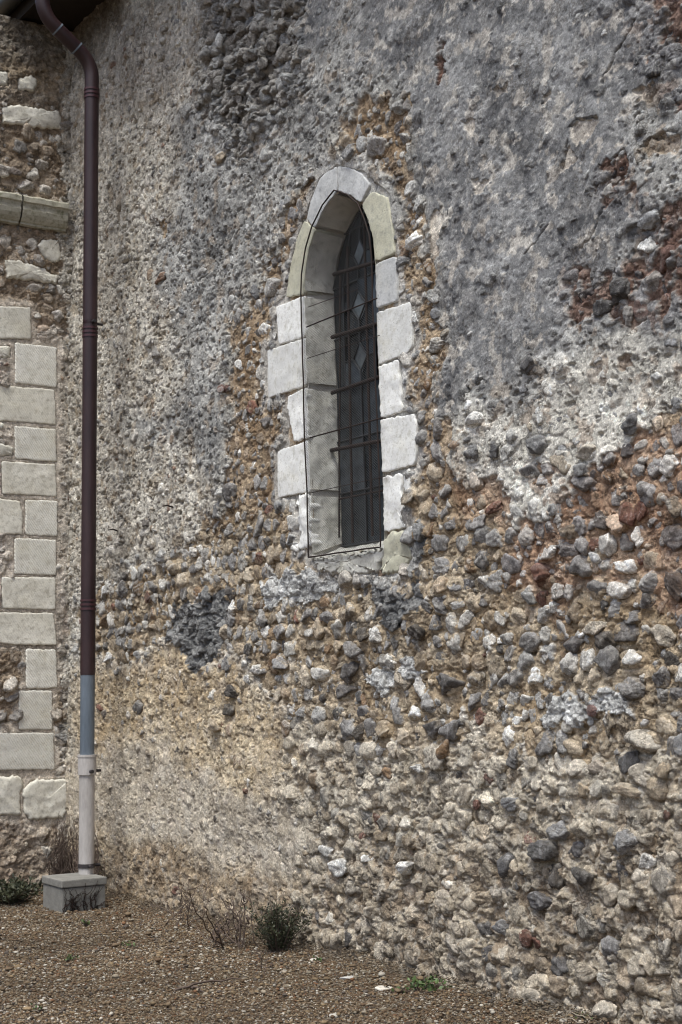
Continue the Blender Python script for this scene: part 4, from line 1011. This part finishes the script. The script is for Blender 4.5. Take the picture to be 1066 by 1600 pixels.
# ------------------------------------------------------------------ eave over the corner
eave = empty('roof_eave', tuple(W(0, 0, EAVE_Z))); tag(eave, 'dark overhanging eave with gutter above the corner of the walls', 'roof', None, 'thing')
mb = MB(); mb.box(W(-2.5, -.3, EAVE_Z), UH * (UMAX + 2.5), NH * (.3 + GUT_N - .05), ZH * .03); mb.build('soffit', MAT['timber'], eave, False)
mb = MB(); mb.box(W(-2.5, GUT_N - .05, EAVE_Z - .03), UH * (UMAX + 2.5), NH * .028, ZH * .22); mb.build('fascia', MAT['timber'], eave, False)
gr = .075; ang = np.linspace(math.pi, 2 * math.pi, 13); gu_ = np.array([-2.5, UMAX]); VV = []
for rr_ in (gr, gr - .006):
    for a in ang: VV.append(W(gu_, GUT_N + .055 + rr_ * np.cos(a), EAVE_Z + .12 + rr_ * np.sin(a)))
VV = np.concatenate(VV); F = [[2 * i, 2 * i + 1, 2 * i + 3, 2 * i + 2] for i in range(12)] + [[26 + 2 * i, 26 + 2 * i + 2, 26 + 2 * i + 3, 26 + 2 * i + 1] for i in range(12)] + [[0, 26, 27, 1], [24, 25, 51, 50]]
mesh_np('gutter', VV, np.array(F), MAT['gutter'], eave, None, True)
mb = MB(); sl_ = (-NH * .75 + ZH * .66)
for k in range(16):
    mb.box(W(-2.5, GUT_N + .06, EAVE_Z + .17) + sl_ * (.28 * k), UH * (UMAX + 2.5), sl_ * .33 + ZH * -.012 , ZH * .018 + NH * .012)
mb.build('roof_tiles', MAT['tile'], eave, False)

# ------------------------------------------------------------------ ground and gravel
S = 600.0; mb = MB(); mb.add([(-S, -S, -.004), (S, -S, -.004), (S, S, -.004), (-S, S, -.004)], [[0, 1, 2, 3]])
g = mb.build('ground', MAT['ground'], None, False); tag(g, kind='structure')
GP_ = [(.40, .35, .28, 18), (.26, .19, .125, 26), (.20, .13, .08, 22), (.34, .25, .155, 11), (.72, .68, .62, 8), (.14, .12, .11, 10), (.26, .13, .07, 3)]
cw = np.cumsum([p[3] for p in GP_]); pc_ = np.array([p[:3] for p in GP_])
n = 330000; uu = rng.uniform(-.1, 6.2, n); nn = rng.uniform(-.05, 5.2, n); PG = W(uu, nn, 0)
x, y = proj(PG); keep = (x > -90) & (x < 1160) & (y < 1690) & (uu > .01); PG = PG[keep][:150000]; n = len(PG)
print('pebbles', n)
def gravel_part(PG, r, sub, flat):
    D, Fc = icosphere(sub); k = len(D); n = len(PG)
    sc = np.stack([r * rng.uniform(.8, 1.5, n), r * rng.uniform(.7, 1.2, n), r * rng.uniform(.5, .85, n)], 1); a = rng.uniform(0, 6.28, n)
    X = D[None] * sc[:, None, :]
    if flat:
        Nn = rng.normal(size=(n, 5, 3)); Nn /= np.linalg.norm(Nn, axis=2)[:, :, None]
        dt = np.einsum('npk,vk->nvp', Nn.astype(np.float32), D.astype(np.float32)); X = X * np.minimum(np.where(dt > .15, .72 / np.maximum(dt, .15), 2).min(2), 1.0)[:, :, None]
    else: X = X * rng.uniform(.75, 1.15, (n, k, 1))
    px = X[:, :, 0] * np.cos(a)[:, None] - X[:, :, 1] * np.sin(a)[:, None]; py = X[:, :, 0] * np.sin(a)[:, None] + X[:, :, 1] * np.cos(a)[:, None]
    bank = .05 * np.exp(-np.maximum((PG - CORNER) @ NH, 0) / .10)
    V_ = np.stack([px + PG[:, None, 0], py + PG[:, None, 1], X[:, :, 2] + (bank + r * rng.uniform(-.1, 1.1, n))[:, None]], 2).reshape(-1, 3)
    F_g = (Fc[None] + (np.arange(n) * k)[:, None, None]).reshape(-1, 3)
    ci = np.searchsorted(cw, rng.random(n) * cw[-1]); cg = pc_[ci] * rng.uniform(.75, 1.2, (n, 1)); dirt = .5 + .5 * fbm(PG[:, 0] * 1.5, PG[:, 1] * 1.5, 5, 3)
    soil = (sstep(.16, .0, (PG - CORNER) @ NH + .10 * fbm(PG[:, 0] * 5, PG[:, 1] * 5, 8, 2)) * .75)[:, None]
    cg = (cg * .80 + np.array([.15, .115, .085]) * .20) * (1 - soil) + np.array([.15, .12, .09]) * soil
    return V_, F_g, np.repeat(cg * np.array([.60, .58, .535]) * (.72 + .58 * dirt)[:, None], k, 0)
n1_ = 22000
g1_ = gravel_part(PG[:n1_], .0054 * np.exp(rng.normal(0, .38, min(n1_, n))), 1, True)
g2_ = gravel_part(PG[n1_:], .0034 * np.exp(rng.normal(0, .35, max(n - n1_, 0))), 0, False)
VG = np.concatenate([g1_[0], g2_[0]]); FG = np.concatenate([g1_[1], g2_[1] + len(g1_[0])]); CG = np.concatenate([g1_[2], g2_[2]])
gv = mesh_np('gravel', VG, FG, MAT['pebble'], None, CG, True, gnd(300, 1500)); tag(gv, 'brown and cream gravel covering the ground', 'gravel', None, 'stuff')

# bits of dead leaf and twig lying in the gravel
mb = MB(); nl = 420; k_ = 0
while k_ < nl:
    q = np.array([rng.uniform(-20, 1090), 1395 + 215 * rng.random()]); P0 = gnd(q[0], q[1], .010); r_ = P0 - CORNER
    if r_ @ NH < .03 or r_ @ UH < .03: continue
    if rng.random() < .6 and r_ @ NH > .5 and rng.random() < .6: continue
    a = rng.uniform(0, 6.28); L_ = rng.uniform(.012, .05); d = np.array([math.cos(a), math.sin(a), rng.normal() * .15]); sd_ = np.array([-math.sin(a), math.cos(a), rng.normal() * .3])
    cc = np.array([(.10, .065, .04), (.05, .035, .025), (.16, .12, .08), (.26, .22, .17)][int(rng.integers(4))]) * rng.uniform(.7, 1.2)
    if rng.random() < .55: mb.tube([P0, P0 + d * L_ * .5 + ZH * .004, P0 + d * L_], [.002, .0022, .0012], 4, False, cc)
    else: mb.add([P0, P0 + d * L_ * .4 + sd_ * L_ * .25, P0 + d * L_ * .8 + ZH * .004, P0 + d * L_ * .4 - sd_ * L_ * .25, P0 - ZH * .002 + d * L_ * .4], [[0, 1, 4], [1, 2, 4], [2, 3, 4], [3, 0, 4]], cc)
    k_ += 1
tag(mb.build('debris', MAT['pebble'], None, False, gnd(300, 1500)), 'bits of dead leaf and twig scattered in the gravel', 'debris', None, 'stuff')
# loose larger stones
def loose(px_, py_, rx, ry, rz_, col, label, seed):
    P0 = gnd(px_, py_); s = [dict(u=0, z=0, n=0, ru=rx, rz=ry, rn=rz_, rot=.4, col=np.array(col), mcol=np.array(col), sharp=14, flint=0)]
    v, f, c = stones_mesh(s, 3, seed); v = np.stack([v[:, 0], v[:, 2], v[:, 1]], 1) + P0 + ZH * rz_ * .35
    o = mesh_np('stone', v, f, MAT['pebble'], None, c, True, P0); tag(o, label, 'stone', 'loose stones on the gravel'); return o
loose(597, 1547, .055, .035, .018, (.60, .55, .47), 'flat cream stone on the gravel, largest of the loose stones', 1)
loose(487, 1502, .03, .02, .013, (.50, .46, .40), 'small whitish stone on gravel just right of the dark green bush', 2)
loose(545, 1530, .045, .02, .012, (.46, .44, .41), 'thin pale stone on gravel left of the flat cream stone', 3)
loose(523, 1590, .028, .022, .016, (.42, .39, .34), 'grey stone at the lower edge below the lying stick', 4)

# ------------------------------------------------------------------ plants
def bush(name, base, h, wd, nst, nleaf, label, mat, seed, cat='bush', leaf=.012, spread=.55, group=None):
    rg = np.random.default_rng(seed); o = empty(name, tuple(base)); tag(o, label, cat, group)
    st = MB(); lf = MB(); LV = []; LF = []
    for i in range(nst):
        a = rg.uniform(0, 6.28); lean = rg.uniform(0, spread); hh = h * rg.uniform(.55, 1.05) * (1 - .35 * lean)
        b0 = base + np.array([math.cos(a), math.sin(a), 0]) * wd * .18 * rg.random(); d = np.array([math.cos(a) * lean * wd / h * 1.3, math.sin(a) * lean * wd / h * 1.3, 1.0])
        t = np.linspace(0, 1, 6)[:, None]; p = b0 + d * hh * t + np.array([math.cos(a), math.sin(a), -.3]) * (.12 * wd * t * t) + rg.normal(size=(6, 3)) * .006 * t
        st.tube(p, np.linspace(.004, .0012, 6), 4, False)
        m = int(nleaf / nst)
        tt = rg.uniform(.03, 1, m) ** .85; pp = np.stack([np.interp(tt, np.linspace(0, 1, 6), p[:, q]) for q in range(3)], 1)
        side = rg.normal(size=(m, 3)); side[:, 2] = np.abs(side[:, 2]) * .8 + .2; side /= np.linalg.norm(side, axis=1)[:, None]
        pp = pp + side * (rg.random((m, 1)) * wd * .10); L_ = leaf * rg.uniform(.6, 1.5, (m, 1))
        bi = np.cross(side, rg.normal(size=(m, 3))); bi /= np.linalg.norm(bi, axis=1)[:, None] + 1e-9; wl = L_ * .28
        q = np.stack([pp, pp + side * L_ * .5 + bi * wl, pp + side * L_, pp + side * L_ * .5 - bi * wl], 1).reshape(-1, 3); lf.add(q, np.arange(4 * m).reshape(-1, 4))
    st.build('stem', MAT['twig'], o); lf.build('foliage', mat, o, False); return o
bush('bush', gnd(435, 1488), .30, .19, 60, 4600, 'dark green bush at the foot of the wall beside bare twigs', MAT['shrub'], 1, leaf=.014, spread=.95)
bush('bush', gnd(18, 1412) , .19, .36, 50, 2600, 'low dark bush at the left edge beside the concrete box', MAT['shrub'], 2, leaf=.024, spread=.9)
WG = 'weeds sprouting in the gravel'
for i, (x, y, h, wd, nl, lab) in enumerate([(136, 1448, .07, .05, 26, 'tiny green weed on gravel just in front of the concrete box'), (200, 1480, .03, .08, 40, 'low green weed on gravel, right of the weed by the box'), (107, 1502, .035, .06, 40, 'low green weed in open gravel below the concrete box'),
        (494, 1504, .03, .06, 30, 'little green weed at wall foot right of the dark bush'), (655, 1550, .075, .20, 150, 'widest green weed patch at the wall foot past the cream stone'), (625, 1552, .03, .08, 30, 'faint weed between the cream stone and the widest weed patch'), (912, 1594, .05, .14, 60, 'weed at the wall foot near the lower right corner'), (60, 1580, .03, .05, 24, 'lone weed near the lower left corner of the gravel')]):
    bush('weed', gnd(x, y), h, wd, 9, nl, lab, MAT['weed'], 40 + i, 'weed', .022 if h > .06 else .016, .95, WG)
def twigs(name, stems, label, mat, cat='dead stems', r=.0035, seed=0, loc=None):
    rg = np.random.default_rng(seed); o = None; mb = MB()
    for p in stems:
        p = np.asarray(p); t = np.linspace(0, 1, 9); q = np.stack([np.interp(t, np.linspace(0, 1, len(p)), p[:, k]) for k in range(3)], 1) + rg.normal(size=(9, 3)) * .006
        mb.tube(q, np.linspace(r, r * .4, 9), 5, False)
    return tag(mb.build(name, mat, None, True, stems[0][0]), label, cat)
def stem_cluster(xy, n, h, spread, seed, upn=.12):
    rg = np.random.default_rng(seed); out = []
    for i in range(n):
        b0 = gnd(xy[0] + rg.normal() * spread, xy[1] + rg.normal() * 3); tip = b0 + ZH * h * rg.uniform(.5, 1.1) + UH * rg.normal() * h * .45 + NH * rg.normal() * .06
        mid = .5 * (b0 + tip) + rg.normal(size=3) * .03; out.append([b0, mid, tip])
        for _ in range(2): f = rg.uniform(.35, .8); s = b0 + (tip - b0) * f; out.append([s, s + (tip - b0) * .25 + rg.normal(size=3) * .05])
    return out
TG = 'dead plant stems along the wall foot'
tag(twigs('dead_plant', stem_cluster((277, 1448), 7, .28, 9, 3), 'short clump of dead brown stems at wall foot, nearest the box', MAT['twig'], 'dead plant', .004, 3), group=TG)
tag(twigs('dead_plant', [[gnd(350, 1478), gnd(330, 1462, .10), gnd(312, 1436, .26), gnd(294, 1392, .46)], [gnd(352, 1480), gnd(338, 1460, .12), gnd(325, 1430, .26), gnd(318, 1415, .32)], [gnd(345, 1478), gnd(322, 1465, .05), gnd(300, 1440, .12)]] + stem_cluster((345, 1474), 6, .2, 10, 8), 'long dead stems leaning left over the gravel between two clumps', MAT['twig'], 'dead plant', .005, 4), group=TG)
tag(twigs('dead_plant', stem_cluster((382, 1482), 9, .36, 14, 5), 'upright dead brown stems just left of the dark green bush', MAT['twig'], 'dead plant', .0045, 5), group=TG)
tag(twigs('dead_plant', stem_cluster((414, 1520), 2, .14, 4, 15), 'single small dead sprig standing in gravel below the bush', MAT['twig'], 'dead plant', .003, 6), group=TG)
# stick lying on the gravel, dry stems at the lower right
sp = [gnd(272, 1545, .012), gnd(300, 1540, .018), gnd(335, 1534, .016), gnd(378, 1531, .012)]
tag(twigs('stick', [sp, [sp[1], gnd(318, 1548, .02)]], 'crooked brown stick lying on the gravel', MAT['twig'], 'stick', .008, 9))
tag(twigs('dry_stem', [[gnd(925, 1598, .02), gnd(895, 1580, .05), gnd(855, 1552, .14)], [gnd(910, 1600, .02), gnd(880, 1590, .03), gnd(840, 1585, .03)]], 'pale dry stem leaning on the wall foot at lower right', MAT['pale_twig'], 'dry stem', .003, 10))
# dead creeper behind the pipe foot and over the box
rg = np.random.default_rng(21); stems = []
for i in range(230):
    side = rg.random() < .55
    q0 = wpx(np.array(rg.uniform(104, 130) if side else rg.uniform(146, 172)), np.array(rg.uniform(1352, 1400)))
    a0 = W(q0[0], rg.uniform(.05, .16), max(q0[1], .02)); top = a0 + ZH * rg.uniform(.10, .46 if side else .38) + UH * (rg.uniform(-.02, .16) if side else rg.uniform(-.16, .02))
    mid = .5 * (a0 + top) + (NH if side else UH) * rg.normal() * .05
    stems.append([a0, mid, top])
tag(twigs('dead_creeper', stems, 'tangle of dead creeper on the wall behind the pale pipe foot', MAT['twig'], 'creeper', .0035, 12))
stems = []
for i in range(22):
    t0_ = rg.uniform(.02, .85) * Lx; p0_ = g2 + ex * t0_ - ey * .012; hh = rg.uniform(.05, .19)
    stems.append([p0_ + ZH * 0, p0_ + ZH * hh * .5 + ex * rg.normal() * .02, p0_ + ZH * hh + ex * rg.normal() * .04])
    if rg.random() < .6: stems.append([p0_ + ZH * hh * .5, p0_ + ZH * hh * .8 + ex * rg.normal() * .05])
tag(twigs('dead_creeper', stems, 'black dead creeper stems climbing the front of the concrete box', MAT['iron'], 'creeper', .0035, 13))
